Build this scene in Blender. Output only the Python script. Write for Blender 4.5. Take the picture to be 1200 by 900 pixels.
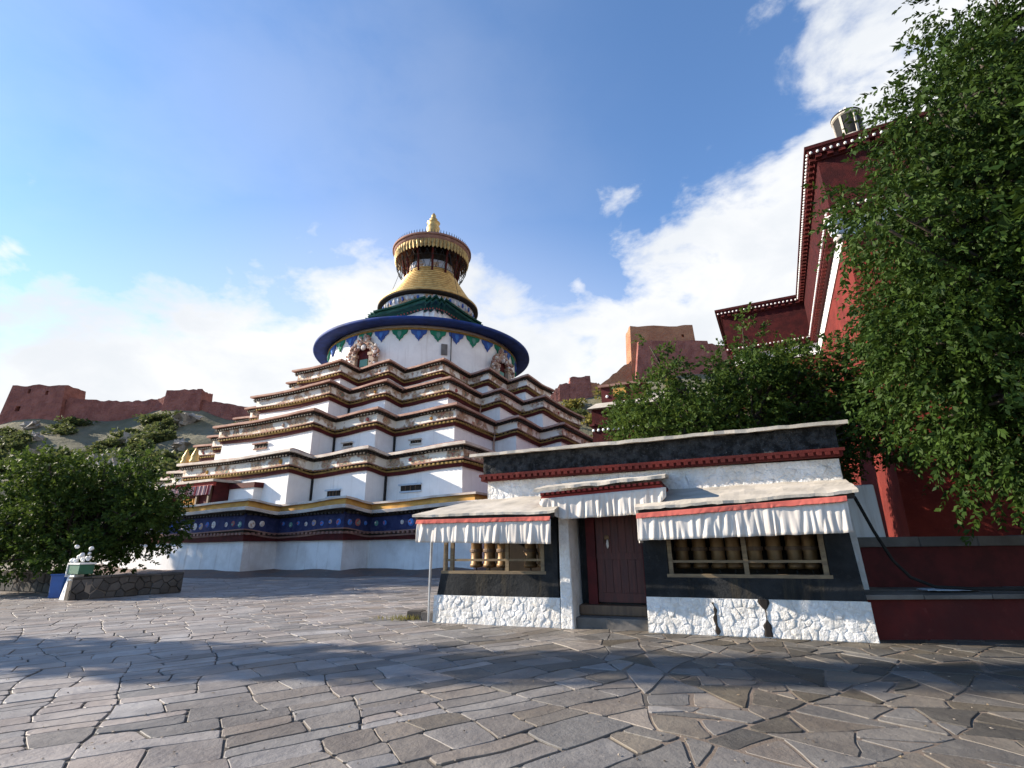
import bpy, bmesh, math, random
import numpy as np
from mathutils import Matrix, Vector, noise as mnoise

for o in list(bpy.data.objects): bpy.data.objects.remove(o)
SC = bpy.context.scene
COL = SC.collection
R = math.radians

# ---------------------------------------------------------------- camera
cam = bpy.data.cameras.new('camera'); camo = bpy.data.objects.new('camera', cam); COL.objects.link(camo)
cam.sensor_width = 36; cam.lens = 18.0; cam.clip_end = 5000; cam.clip_start = 0.05
PITCH = math.atan(188/600)
camo.matrix_world = Matrix.Translation((0, 0, 1.6)) @ Matrix.Rotation(math.pi/2+PITCH, 4, 'X') @ Matrix.Rotation(R(-0.7), 4, 'Z')
SC.camera = camo

# ---------------------------------------------------------------- light
SUN_EL = R(25); SUN_A = R(-8)          # sun stands on the left (-x), slightly beyond the house line
sdir = Vector((-math.cos(SUN_A)*math.cos(SUN_EL), -math.sin(SUN_A)*math.cos(SUN_EL), math.sin(SUN_EL)))
sun = bpy.data.lights.new('sun', 'SUN'); sun.energy = 4.3; sun.angle = R(0.55); sun.color = (1.0, 0.88, 0.72)
suno = bpy.data.objects.new('sun', sun); COL.objects.link(suno)
suno.rotation_euler = sdir.to_track_quat('Z', 'Y').to_euler()
suno.location = sdir*200

world = bpy.data.worlds.new('World'); SC.world = world; world.use_nodes = True
def build_world():
    nt = world.node_tree; N = nt.nodes; L = nt.links; N.clear()
    out = N.new('ShaderNodeOutputWorld')
    sky = N.new('ShaderNodeTexSky'); sky.sky_type = 'NISHITA'; sky.sun_disc = False
    sky.sun_elevation = SUN_EL; sky.sun_rotation = math.atan2(sdir.x, sdir.y)
    sky.altitude = 1500; sky.air_density = 1.0; sky.dust_density = 0.3; sky.ozone_density = 3.0
    tc = N.new('ShaderNodeTexCoord')
    def vm(op, a, b=None):
        n = N.new('ShaderNodeVectorMath'); n.operation = op
        for i, s in enumerate((a, b)):
            if s is None: continue
            if hasattr(s, 'links'): L.new(s, n.inputs[i])
            else: n.inputs[i].default_value = s
        return n.outputs['Value'] if op in ('DOT_PRODUCT', 'LENGTH') else n.outputs[0]
    def mt(op, a, b=None, c=None, clamp=False):
        n = N.new('ShaderNodeMath'); n.operation = op; n.use_clamp = clamp
        for i, s in enumerate((a, b, c)):
            if s is None: continue
            if hasattr(s, 'links'): L.new(s, n.inputs[i])
            else: n.inputs[i].default_value = s
        return n.outputs[0]
    def noise(vec, scale, detail, rough, dist=0.0):
        n = N.new('ShaderNodeTexNoise'); n.inputs['Scale'].default_value = scale; n.inputs['Detail'].default_value = detail
        n.inputs['Roughness'].default_value = rough; n.inputs['Distortion'].default_value = dist; L.new(vec, n.inputs['Vector']); return n.outputs['Fac']
    def smooth(x, a, b):
        n = N.new('ShaderNodeMapRange'); n.interpolation_type = 'SMOOTHSTEP'; L.new(x, n.inputs['Value'])
        n.inputs['From Min'].default_value = a; n.inputs['From Max'].default_value = b; return n.outputs['Result']
    d = tc.outputs['Generated']
    dst = vm('MULTIPLY', d, (1, 1, 1.7))
    n1 = noise(dst, 5.0, 9, 0.58, 0.25)
    n2 = noise(vm('ADD', dst, (3.1, 1.7, 5.2)), 2.2, 5, 0.5, 0.2)
    n3 = noise(vm('ADD', dst, (7.3, 2.2, 0.4)), 9.0, 8, 0.6, 0.3)
    nz = mt('ADD', mt('MULTIPLY', mt('SUBTRACT', n1, 0.5), 0.75), mt('MULTIPLY', mt('SUBTRACT', n3, 0.5), 0.25))
    # the big towering cloud on the right, the low bank along the hills
    cr = vm('DOT_PRODUCT', d, (0.71, 0.15, -0.69))
    b1 = vm('DOT_PRODUCT', d, (0.23, 0.52, -0.82)); b2 = vm('DOT_PRODUCT', d, (-0.34, 0.37, -0.87))
    bk = mt('MINIMUM', b1, b2)
    vR = smooth(mt('ADD', mt('SUBTRACT', cr, -0.115), mt('MULTIPLY', nz, 0.9)), 0.0, 0.15)
    vB = smooth(mt('ADD', mt('SUBTRACT', bk, -0.105), mt('MULTIPLY', nz, 0.5)), 0.0, 0.12)
    puff = None
    for pd, pr_ in (((-.656, .584, .479), .004), ((-.69, .609, .392), .010), ((.294, .672, .679), .003), ((.129, .874, .468), .012), ((.271, .786, .555), .012), ((.235, .81, .536), .006)):
        q = smooth(mt('ADD', mt('SUBTRACT', vm('LENGTH', vm('SUBTRACT', d, pd)), pr_), mt('MULTIPLY', nz, -.22)), .012, -.02)
        puff = q if puff is None else mt('MAXIMUM', puff, q)
    veil = mt('MULTIPLY', smooth(vm('DOT_PRODUCT', d, (-0.42, 0.74, 0.50)), 0.72, 1.0), smooth(mt('ADD', mt('MULTIPLY', n1, .5), mt('MULTIPLY', n2, .6)), 0.30, 0.72))
    veil = mt('MULTIPLY', veil, 0.16)
    hz = mt('MULTIPLY', smooth(bk, -0.32, 0.12), 0.42)
    m = mt('MAXIMUM', mt('MAXIMUM', vR, vB), mt('MAXIMUM', mt('MAXIMUM', veil, hz), mt('MULTIPLY', puff, 0.8)), clamp=True)
    m = mt('MULTIPLY', m, smooth(vm('DOT_PRODUCT', d, (0, 0, 1)), -0.06, 0.02))
    bg1 = N.new('ShaderNodeBackground'); bg1.inputs['Strength'].default_value = 0.125
    hs = N.new('ShaderNodeHueSaturation'); hs.inputs['Saturation'].default_value = 1.06; hs.inputs['Value'].default_value = 1.0
    L.new(sky.outputs[0], hs.inputs['Color']); L.new(hs.outputs[0], bg1.inputs['Color'])
    bg2 = N.new('ShaderNodeBackground'); bg2.inputs['Strength'].default_value = 1.0
    sh = smooth(mt('ADD', mt('MULTIPLY', n1, 0.6), mt('MULTIPLY', n2, 0.4)), 0.36, 0.6)
    mx = N.new('ShaderNodeMix'); mx.data_type = 'RGBA'
    lo = mt('MULTIPLY', sh, smooth(mt('MAXIMUM', vR, vB), .2, .9)); L.new(lo, mx.inputs[0])
    mx.inputs[6].default_value = (.44, .44, .44, 1); mx.inputs[7].default_value = (0.355, 0.37, 0.39, 1)
    L.new(mx.outputs[2], bg2.inputs['Color'])
    ms = N.new('ShaderNodeMixShader'); L.new(m, ms.inputs[0]); L.new(bg1.outputs[0], ms.inputs[1]); L.new(bg2.outputs[0], ms.inputs[2])
    L.new(ms.outputs[0], out.inputs[0])
build_world()
SC.view_settings.view_transform = 'Standard'; SC.view_settings.look = 'None'
SC.view_settings.exposure = 1.3; SC.view_settings.gamma = 1.0

# ================================================================ helpers
def tag(o, label=None, cat=None, group=None, kind=None):
    if label: o['label'] = label
    if cat: o['category'] = cat
    if group: o['group'] = group
    if kind: o['kind'] = kind
    return o
def empty(name, loc=(0, 0, 0), rz=0.0, label=None, cat=None, group=None):
    o = bpy.data.objects.new(name, None); COL.objects.link(o); o.location = loc; o.rotation_euler = (0, 0, rz)
    o.empty_display_size = 0.2
    return tag(o, label, cat, group)
def copy_tree(o, parent=None):
    c = o.copy(); COL.objects.link(c)
    if parent: c.parent = parent
    for ch in list(o.children): copy_tree(ch, c)
    return c
class MB:
    def __init__(s): s.v = []; s.f = []; s.mi = []; s.sm = False
    def add(s, vs, fs, mi=0):
        o = len(s.v); s.v += [tuple(v) for v in vs]; s.f += [tuple(i+o for i in f) for f in fs]; s.mi += [mi]*len(fs); return s
    def box(s, x0, x1, y0, y1, z0, z1, mi=0, tx=0.0, ty=0.0):
        # tx, ty: taper of the top
        v = [(x0, y0, z0), (x1, y0, z0), (x1, y1, z0), (x0, y1, z0), (x0+tx, y0+ty, z1), (x1-tx, y0+ty, z1), (x1-tx, y1-ty, z1), (x0+tx, y1-ty, z1)]
        return s.add(v, [(3, 2, 1, 0), (4, 5, 6, 7), (0, 1, 5, 4), (1, 2, 6, 5), (2, 3, 7, 6), (3, 0, 4, 7)], mi)
    def hexa(s, v, mi=0):
        return s.add(v, [(3, 2, 1, 0), (4, 5, 6, 7), (0, 1, 5, 4), (1, 2, 6, 5), (2, 3, 7, 6), (3, 0, 4, 7)], mi)
    def obox(s, c, ax, ay, az, mi=0):
        c = Vector(c); ax = Vector(ax); ay = Vector(ay); az = Vector(az)
        return s.hexa([c-ax-ay-az, c+ax-ay-az, c+ax+ay-az, c-ax+ay-az, c-ax-ay+az, c+ax-ay+az, c+ax+ay+az, c-ax+ay+az], mi)
    def lathe(s, prof, n=48, c=(0, 0), mi=0, closed=False, a0=0.0, lean=None):
        o = len(s.v); m = len(prof)
        for r, z in prof:
            cx, cy = c if lean is None else lean(z)
            for i in range(n):
                a = a0+2*math.pi*i/n; s.v.append((cx+r*math.cos(a), cy+r*math.sin(a), z))
        rng = range(m if closed else m-1)
        for j in rng:
            j2 = (j+1) % m
            for i in range(n):
                i2 = (i+1) % n
                s.f.append((o+j*n+i, o+j*n+i2, o+j2*n+i2, o+j2*n+i)); s.mi.append(mi)
        if not closed:
            s.f.append(tuple(o+i for i in range(n))[::-1]); s.mi.append(mi)
            s.f.append(tuple(o+(m-1)*n+i for i in range(n))); s.mi.append(mi)
        return s
    def loft(s, rings, closed=True, mi=0):
        o = len(s.v); n = len(rings[0]); m = len(rings)
        for r in rings: s.v += [tuple(p) for p in r]
        for j in range(m if closed else m-1):
            j2 = (j+1) % m
            for i in range(n):
                i2 = (i+1) % n
                s.f.append((o+j*n+i, o+j*n+i2, o+j2*n+i2, o+j2*n+i)); s.mi.append(mi)
        return s
    def tube(s, pts, rad, n=7, mi=0):
        pts = [Vector(p) for p in pts]; o = len(s.v); m = len(pts)
        if not hasattr(rad, '__len__'): rad = [rad]*m
        up = Vector((0, 0, 1))
        for j, p in enumerate(pts):
            t = (pts[min(j+1, m-1)]-pts[max(j-1, 0)]).normalized()
            x = t.cross(up if abs(t.z) < .95 else Vector((1, 0, 0))).normalized(); y = t.cross(x)
            for i in range(n):
                a = 2*math.pi*i/n; s.v.append(tuple(p+(x*math.cos(a)+y*math.sin(a))*rad[j]))
        for j in range(m-1):
            for i in range(n):
                i2 = (i+1) % n
                s.f.append((o+j*n+i, o+(j+1)*n+i, o+(j+1)*n+i2, o+j*n+i2)); s.mi.append(mi)
        s.f.append(tuple(o+i for i in range(n))); s.mi.append(mi)
        s.f.append(tuple(o+(m-1)*n+i for i in range(n))[::-1]); s.mi.append(mi)
        return s
    def blob(s, c, r, seg=10, rings=6, mi=0, wob=0.0, seed=0):
        o = len(s.v); c = Vector(c); r = Vector(r) if hasattr(r, '__len__') else Vector((r, r, r))
        for j in range(rings+1):
            t = math.pi*j/rings
            for i in range(seg):
                a = 2*math.pi*i/seg
                d = Vector((math.sin(t)*math.cos(a), math.sin(t)*math.sin(a), math.cos(t)))
                k = 1+wob*mnoise.noise(d*2.3+Vector((seed*3.7, seed*1.3, seed)))
                s.v.append((c.x+d.x*r.x*k, c.y+d.y*r.y*k, c.z+d.z*r.z*k))
        for j in range(rings):
            for i in range(seg):
                i2 = (i+1) % seg; s.f.append((o+j*seg+i, o+(j+1)*seg+i, o+(j+1)*seg+i2, o+j*seg+i2)); s.mi.append(mi)
        return s
    def mesh(s, name, mats, smooth=False):
        me = bpy.data.meshes.new(name); me.from_pydata(s.v, [], s.f)
        mats = mats if isinstance(mats, (list, tuple)) else [mats]
        for m in mats: me.materials.append(m)
        if len(mats) > 1: me.polygons.foreach_set('material_index', s.mi)
        if smooth: me.polygons.foreach_set('use_smooth', [True]*len(me.polygons))
        me.validate(); bm = bmesh.new(); bm.from_mesh(me); bmesh.ops.recalc_face_normals(bm, faces=bm.faces); bm.to_mesh(me); bm.free()
        me.update(); return me
    def build(s, name, mats, parent=None, smooth=False, kind=None, label=None, bevel=0.0):
        o = bpy.data.objects.new(name, s.mesh(name, mats, smooth)); COL.objects.link(o)
        if parent: o.parent = parent
        if bevel:
            b = o.modifiers.new('bevel', 'BEVEL'); b.width = bevel; b.segments = 2; b.limit_method = 'ANGLE'
        return tag(o, label, None, None, kind)

# ---------------------------------------------------------------- materials
MATS = {}
def mat(name, c1, c2=None, scale=3.0, rough=0.85, bump=0.0, bscale=20.0, metal=0.0, streak=0.0, streakcol=None, spot=0.0, spotcol=None, rand=0.0, detail=6, coord='Object', bdist=0.02, contrast=(0.35, 0.65), stretch=None, attr=None, dirt=0.0, dirtcol=(.08, .07, .06)):
    m = bpy.data.materials.new(name); m.use_nodes = True; nt = m.node_tree; N = nt.nodes; L = nt.links
    b = N['Principled BSDF']; b.inputs['Roughness'].default_value = rough; b.inputs['Metallic'].default_value = metal; b.inputs['Specular IOR Level'].default_value = .5 if rough < .7 else .22
    tc = N.new('ShaderNodeTexCoord')
    wv = N.new('ShaderNodeNewGeometry').outputs['Position']; vec = wv if coord == 'World' else tc.outputs[coord]
    if stretch:
        mp = N.new('ShaderNodeMapping'); mp.inputs['Scale'].default_value = stretch; L.new(vec, mp.inputs[0]); vec = mp.outputs[0]
    def nz(sc, det=detail, ro=0.6, v=None):
        n = N.new('ShaderNodeTexNoise'); n.inputs['Scale'].default_value = sc; n.inputs['Detail'].default_value = det; n.inputs['Roughness'].default_value = ro
        L.new(v or vec, n.inputs['Vector']); return n.outputs['Fac']
    def rng(x, a, bb):
        n = N.new('ShaderNodeMapRange'); n.interpolation_type = 'SMOOTHSTEP'; L.new(x, n.inputs[0]); n.inputs[1].default_value = a; n.inputs[2].default_value = bb; return n.outputs[0]
    def mix(f, a, bb):
        n = N.new('ShaderNodeMix'); n.data_type = 'RGBA'
        L.new(f, n.inputs[0]) if hasattr(f, 'links') else setattr(n.inputs[0], 'default_value', f)
        for i, s in ((6, a), (7, bb)):
            if hasattr(s, 'links'): L.new(s, n.inputs[i])
            else: n.inputs[i].default_value = (*s, 1)
        return n.outputs[2]
    col = mix(rng(nz(scale), *contrast), c1, c2 or c1)
    if streak:
        mp = N.new('ShaderNodeMapping'); mp.inputs['Scale'].default_value = (2.2, 2.2, 0.14); L.new(wv if coord == 'World' else tc.outputs[coord], mp.inputs[0])
        f = rng(nz(1.6, 5, .65, mp.outputs[0]), 0.52, 0.75)
        mm = N.new('ShaderNodeMath'); mm.operation = 'MULTIPLY'; L.new(f, mm.inputs[0]); mm.inputs[1].default_value = streak
        col = mix(mm.outputs[0], col, streakcol)
    if spot:
        f = rng(nz(scale*3.3, 4, .7), 0.60, 0.70)
        mm = N.new('ShaderNodeMath'); mm.operation = 'MULTIPLY'; L.new(f, mm.inputs[0]); mm.inputs[1].default_value = spot
        col = mix(mm.outputs[0], col, spotcol)
    if dirt:
        f = rng(nz(.45, 5, .7, wv), .42, .68); mm = N.new('ShaderNodeMath'); mm.operation = 'MULTIPLY'; L.new(f, mm.inputs[0]); mm.inputs[1].default_value = dirt
        col = mix(mm.outputs[0], col, dirtcol)
    if rand or attr:
        h = N.new('ShaderNodeHueSaturation'); L.new(col, h.inputs['Color'])
        if attr:
            at = N.new('ShaderNodeAttribute'); at.attribute_name = attr; src = at.outputs['Fac']
        else:
            oi = N.new('ShaderNodeObjectInfo'); src = oi.outputs['Random']
        r2 = N.new('ShaderNodeMapRange'); L.new(src, r2.inputs[0]); r2.inputs[3].default_value = 1-rand; r2.inputs[4].default_value = 1+rand
        L.new(r2.outputs[0], h.inputs['Value']); 
        w = N.new('ShaderNodeMath'); w.operation = 'MULTIPLY'; w.inputs[1].default_value = 7.31; L.new(src, w.inputs[0])
        w2 = N.new('ShaderNodeMath'); w2.operation = 'FRACT'; L.new(w.outputs[0], w2.inputs[0])
        r3 = N.new('ShaderNodeMapRange'); L.new(w2.outputs[0], r3.inputs[0]); r3.inputs[3].default_value = 0.5; r3.inputs[4].default_value = 1.5
        L.new(r3.outputs[0], h.inputs['Saturation']); col = h.outputs[0]
    L.new(col, b.inputs['Base Color'])
    if bump:
        bp = N.new('ShaderNodeBump'); bp.inputs['Strength'].default_value = bump; bp.inputs['Distance'].default_value = bdist
        L.new(nz(bscale, 8, .65), bp.inputs['Height']); L.new(bp.outputs[0], b.inputs['Normal'])
    MATS[name] = m; return m
M = MATS
mat('whitewash', (.84, .83, .81), (.76, .75, .74), 0.5, .9, .3, 5, streak=.55, streakcol=(.56, .53, .50), dirt=.22, dirtcol=(.55, .51, .48), bdist=.05)
mat('whitewash_dirty', (.80, .79, .78), (.69, .67, .65), 0.7, .9, .35, 5, streak=.6, streakcol=(.44, .38, .34), dirt=.4, dirtcol=(.47, .42, .39), bdist=.03)
mat('rough_white', (.80, .78, .75), (.66, .63, .58), 2.6, .92, 1.0, 9, spot=.35, spotcol=(.40, .31, .25), bdist=.07)
mat('slab', (.52, .47, .40), (.40, .36, .30), 1.5, .9, .35, 14, spot=.3, spotcol=(.28, .26, .22))
mat('stupa_slab', (.60, .54, .47), (.46, .38, .32), 1.2, .9, .2, 10, spot=.3, spotcol=(.33, .24, .2))
mat('tier_slab', (.42, .27, .21), (.31, .18, .14), 1.4, .9, .2, 10, spot=.4, spotcol=(.5, .42, .36))
mat('dark_slab', (.30, .17, .13), (.22, .12, .10), 1.4, .9, .2, 10, spot=.4, spotcol=(.38, .3, .25))
mat('red_paint', (.115, .017, .014), (.070, .011, .010), 1.2, .9, .5, 11, spot=.35, spotcol=(.17, .05, .04), streak=.4, streakcol=(.05, .02, .018), dirt=.5, dirtcol=(.06, .02, .018))
mat('bright_red', (.32, .045, .035), (.24, .035, .03), 4.0, .75, .2, 20)
mat('hall_red', (.17, .027, .020), (.11, .018, .015), 0.6, .95, .9, 7, spot=.35, spotcol=(.29, .075, .055), streak=.4, streakcol=(.10, .022, .02), bdist=.06)
mat('brushwood', (.062, .010, .010), (.034, .006, .007), 3.0, .95, .9, 45, bdist=.04)
mat('maroon', (.085, .012, .012), (.055, .009, .009), 3.0, .7, .2, 20)
mat('black_wash', (.012, .013, .014), (.028, .029, .030), 1.6, .95, .8, 14, streak=.7, streakcol=(.075, .06, .038), spot=.3, spotcol=(.07, .066, .06), bdist=.03)
mat('black_brush', (.012, .013, .014), (.05, .052, .055), 7.0, .95, 1.0, 30, spot=.55, spotcol=(.19, .19, .19), bdist=.05)
mat('ochre', (.55, .30, .07), (.42, .22, .06), 1.5, .85, .2, 12, streak=.4, streakcol=(.30, .17, .08))
mat('yellow_trim', (.30, .20, .06), (.19, .125, .045), 3, .85)
mat('dark_wood', (.030, .022, .016), (.018, .014, .012), 3, .7, .2, 20)
mat('wood', (.13, .075, .04), (.08, .045, .025), 2, .6, .3, 12, stretch=(6, 6, .8))
mat('frame_wood', (.23, .17, .10), (.15, .11, .07), 3, .7, .3, 18, stretch=(1, 6, 6))
mat('door_red', (.088, .018, .011), (.050, .011, .008), 2, .6, .3, 12, stretch=(7, 7, .7), spot=.15, spotcol=(.2, .08, .06))
mat('gold', (.62, .42, .16), (.44, .28, .10), 2.0, .5, .2, 9, metal=.55, spot=.4, spotcol=(.35, .2, .06))
mat('gold_dull', (.42, .29, .11), (.25, .16, .06), 2.0, .55, .3, 14, metal=.5)
mat('blue', (.017, .046, .20), (.012, .032, .13), 1.2, .7, .15, 10)
mat('lotus_blue', (.03, .07, .30), (.05, .12, .36), 2, .7)
mat('lotus_green', (.012, .15, .10), (.02, .22, .13), 2, .7)
mat('dark_green', (.012, .06, .055), (.02, .10, .075), 2.5, .75)
mat('blue_frieze', (.018, .024, .075), (.035, .042, .11), 2.5, .8, .2, 12, spot=.4, spotcol=(.16, .14, .2))
mat('pale_blue', (.45, .52, .60), (.38, .45, .54), 2, .8)
mat('medal_white', (.62, .58, .55)); mat('medal_red', (.34, .10, .09)); mat('medal_tan', (.42, .30, .24)); mat('medal_green', (.12, .26, .22)); mat('medal_blue', (.06, .17, .48))
mat('cloth', (.66, .61, .55), (.55, .50, .45), 1.5, .95, .15, 60)
mat('cloth_red', (.52, .13, .10), (.42, .10, .08), 3, .95, .15, 60)
mat('striped_cloth', (.46, .34, .33), (.24, .05, .06), 1.0, .95, contrast=(.49, .51), stretch=(9, 0.01, .01))
mat('brass', (.20, .115, .045), (.10, .055, .025), 3, .5, .2, 14, metal=.35)
mat('iron', (.022, .021, .020), (.014, .014, .014), 3, .8)
mat('grey_pipe', (.42, .42, .42), (.3, .3, .3), 4, .5, metal=.5)
mat('plain_white', (.8, .8, .78), (.7, .7, .68), 4, .6)
mat('bin_blue', (.02, .09, .32), (.02, .07, .26), 3, .45)
mat('bin_green', (.02, .12, .07), (.02, .09, .05), 3, .5)
mat('grey_stone', (.17, .155, .14), (.11, .10, .09), 1.2, .92, .6, 9, spot=.3, spotcol=(.25, .23, .2), coord='World', rand=.25)
mat('wall_stone', (.105, .095, .085), (.07, .062, .055), 1.5, .92, .6, 9, spot=.3, spotcol=(.2, .18, .15), coord='World', rand=.3)
mat('earth', (.30, .25, .20), (.22, .185, .15), 0.8, .95, .5, 12)
mat('dark_joint', (.13, .115, .10), (.07, .064, .057), 0.9, .95, .6, 30)
mat('mortar', (.23, .18, .14), (.13, .105, .085), 0.9, .95, .6, 30, spot=.4, spotcol=(.12, .11, .10))
PAVE = dict(c1=(.30, .288, .275), c2=(.215, .208, .20), scale=1.3, rough=.55, bump=.7, bscale=7, spot=.45, spotcol=(.34, .31, .275), bdist=.035)
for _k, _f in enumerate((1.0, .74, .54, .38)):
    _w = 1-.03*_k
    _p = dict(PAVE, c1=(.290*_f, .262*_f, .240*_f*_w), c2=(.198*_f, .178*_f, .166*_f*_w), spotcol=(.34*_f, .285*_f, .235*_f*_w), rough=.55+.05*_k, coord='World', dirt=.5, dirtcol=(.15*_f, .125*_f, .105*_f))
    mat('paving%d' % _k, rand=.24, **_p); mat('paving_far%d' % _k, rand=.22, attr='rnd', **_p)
mat('hill', (.20, .18, .125), (.115, .11, .07), 0.06, .95, 1.0, 0.6, spot=.75, spotcol=(.085, .09, .038), bdist=.6, coord='Object')
mat('fort_red', (.35, .14, .112), (.24, .09, .075), 0.35, .95, 1.0, .9, streak=.45, streakcol=(.36, .21, .17), spot=.35, spotcol=(.38, .20, .16), bdist=1.5)
mat('fort_sunlit', (.48, .24, .14), (.38, .17, .10), 0.3, .95, .9, 1.2, streak=.4, streakcol=(.46, .27, .18), bdist=1.5)  # fort red with warm sunlight mixed into its colour
mat('rock', (.33, .30, .27), (.22, .20, .18), 0.3, .95, 1, 1.5, bdist=.3)
mat('bark', (.075, .06, .048), (.04, .033, .027), 4, .9, .8, 20, stretch=(1, 1, .3))
mat('grey_twig', (.30, .28, .25), (.22, .2, .18), 4, .9)
mat('trunk_white', (.5, .48, .45), (.3, .28, .25), 4, .9, .4, 14)

def frieze_mat(name, base, seed):
    m = bpy.data.materials.new(name); m.use_nodes = True; nt = m.node_tree; N = nt.nodes; L = nt.links; b = N['Principled BSDF']; b.inputs['Roughness'].default_value = .85
    tc = N.new('ShaderNodeTexCoord'); mp = N.new('ShaderNodeMapping'); mp.inputs['Location'].default_value = (seed*3.3, seed, seed*1.7); L.new(tc.outputs['Object'], mp.inputs[0])
    n1 = N.new('ShaderNodeTexNoise'); n1.inputs['Scale'].default_value = 1.0; n1.inputs['Detail'].default_value = 3; L.new(mp.outputs[0], n1.inputs[0])
    n2 = N.new('ShaderNodeTexNoise'); n2.inputs['Scale'].default_value = 2.6; n2.inputs['Detail'].default_value = 4; n2.inputs['Distortion'].default_value = 1.2; L.new(mp.outputs[0], n2.inputs[0])
    cr = N.new('ShaderNodeValToRGB'); L.new(n2.outputs['Fac'], cr.inputs[0]); e = cr.color_ramp; e.interpolation = 'CONSTANT'
    e.elements[0].position = 0; e.elements[0].color = (.14, .18, .13, 1); e.elements[1].position = .38; e.elements[1].color = (.34, .12, .09, 1)
    for p, c in ((.44, (.46, .33, .2)), (.5, (.26, .19, .14)), (.54, (.52, .40, .28)), (.6, (.30, .25, .2)), (.66, (.30, .10, .07))):
        x = e.elements.new(p); x.color = (*c, 1)
    r = N.new('ShaderNodeMapRange'); L.new(n1.outputs['Fac'], r.inputs[0]); r.inputs[1].default_value = .48; r.inputs[2].default_value = .55
    mx = N.new('ShaderNodeMix'); mx.data_type = 'RGBA'; L.new(r.outputs[0], mx.inputs[0]); mx.inputs[6].default_value = (*base, 1); L.new(cr.outputs[0], mx.inputs[7])
    L.new(mx.outputs[2], b.inputs['Base Color']); MATS[name] = m
for i in range(5): frieze_mat('frieze%d' % i, (.74, .70, .62), i)
frieze_mat('torana', (.34, .26, .20), 9); frieze_mat('harmika_paint', (.42, .44, .50), 12)

def leaf_mat(name, c1, c2, trans=.35):
    m = bpy.data.materials.new(name); m.use_nodes = True; nt = m.node_tree; N = nt.nodes; L = nt.links; N.clear()
    out = N.new('ShaderNodeOutputMaterial'); at = N.new('ShaderNodeAttribute'); at.attribute_name = 'rnd'
    mx = N.new('ShaderNodeMix'); mx.data_type = 'RGBA'; L.new(at.outputs['Fac'], mx.inputs[0]); mx.inputs[6].default_value = (*c1, 1); mx.inputs[7].default_value = (*c2, 1)
    p = N.new('ShaderNodeBsdfPrincipled'); p.inputs['Roughness'].default_value = .6; p.inputs['Specular IOR Level'].default_value = .16; L.new(mx.outputs[2], p.inputs['Base Color'])
    t = N.new('ShaderNodeBsdfTranslucent'); g = N.new('ShaderNodeHueSaturation'); g.inputs['Value'].default_value = 1.5; g.inputs['Hue'].default_value = .485; L.new(mx.outputs[2], g.inputs['Color']); L.new(g.outputs[0], t.inputs[0])
    ms = N.new('ShaderNodeMixShader'); ms.inputs[0].default_value = trans; L.new(p.outputs[0], ms.inputs[1]); L.new(t.outputs[0], ms.inputs[2]); L.new(ms.outputs[0], out.inputs[0])
    MATS[name] = m
leaf_mat('leaf_dark', (.008, .025, .004), (.052, .092, .014), .22)
leaf_mat('leaf_mid', (.016, .042, .008), (.080, .125, .022), .32)
leaf_mat('leaf_shrub', (.045, .070, .022), (.10, .115, .040))
leaf_mat('leaf_yellow', (.12, .13, .03), (.22, .19, .05))

# ---------------------------------------------------------------- voronoi cells (half-plane clipping)
def voronoi(seeds, bounds, k=22):
    P = np.array(seeds); x0, x1, y0, y1 = bounds; cs = 1.6*math.sqrt((x1-x0)*(y1-y0)/len(P)); grid = {}
    for i, p in enumerate(P): grid.setdefault((int(p[0]//cs), int(p[1]//cs)), []).append(i)
    out = []
    for i, p in enumerate(P):
        gx, gy = int(p[0]//cs), int(p[1]//cs)
        cand = [j for a in (-2, -1, 0, 1, 2) for b in (-2, -1, 0, 1, 2) for j in grid.get((gx+a, gy+b), ()) if j != i]
        if cand:
            d = ((P[cand]-p)**2).sum(1); cand = [cand[q] for q in np.argsort(d)[:k]]
        poly = [(x0, y0), (x1, y0), (x1, y1), (x0, y1)]
        px, py = p
        for j in cand:
            qx, qy = P[j]; nx, ny = qx-px, qy-py; c = (qx*qx+qy*qy-px*px-py*py)/2
            new = []; m = len(poly)
            vals = [a*nx+b*ny-c for a, b in poly]
            for t in range(m):
                v0, v1 = vals[t], vals[(t+1) % m]; A, B = poly[t], poly[(t+1) % m]
                if v0 <= 0: new.append(A)
                if (v0 < 0 < v1) or (v1 < 0 < v0):
                    u = v0/(v0-v1); new.append((A[0]+(B[0]-A[0])*u, A[1]+(B[1]-A[1])*u))
            poly = new
            if len(poly) < 3: break
        out.append(poly)
    return out
def inset(poly, d):
    # shrink a convex polygon towards its inside by d
    n = len(poly); cur = list(poly)
    for i in range(n):
        ax, ay = poly[i]; bx, by = poly[(i+1) % n]; dx, dy = bx-ax, by-ay; l = math.hypot(dx, dy)
        if l < 1e-6: continue
        nx, ny = dy/l, -dx/l; c = ax*nx+ay*ny-d
        new = []; m = len(cur)
        if m < 3: return []
        for t in range(m):
            A, B = cur[t], cur[(t+1) % m]; v0 = A[0]*nx+A[1]*ny-c; v1 = B[0]*nx+B[1]*ny-c
            if v0 <= 0: new.append(A)
            if (v0 < 0 < v1) or (v1 < 0 < v0):
                u = v0/(v0-v1); new.append((A[0]+(B[0]-A[0])*u, A[1]+(B[1]-A[1])*u))
        cur = new
    return cur
def clean(poly, eps):
    out = []
    for p in poly:
        if not out or math.hypot(p[0]-out[-1][0], p[1]-out[-1][1]) > eps: out.append(p)
    while len(out) > 2 and math.hypot(out[0][0]-out[-1][0], out[0][1]-out[-1][1]) < eps: out.pop()
    return out

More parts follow.
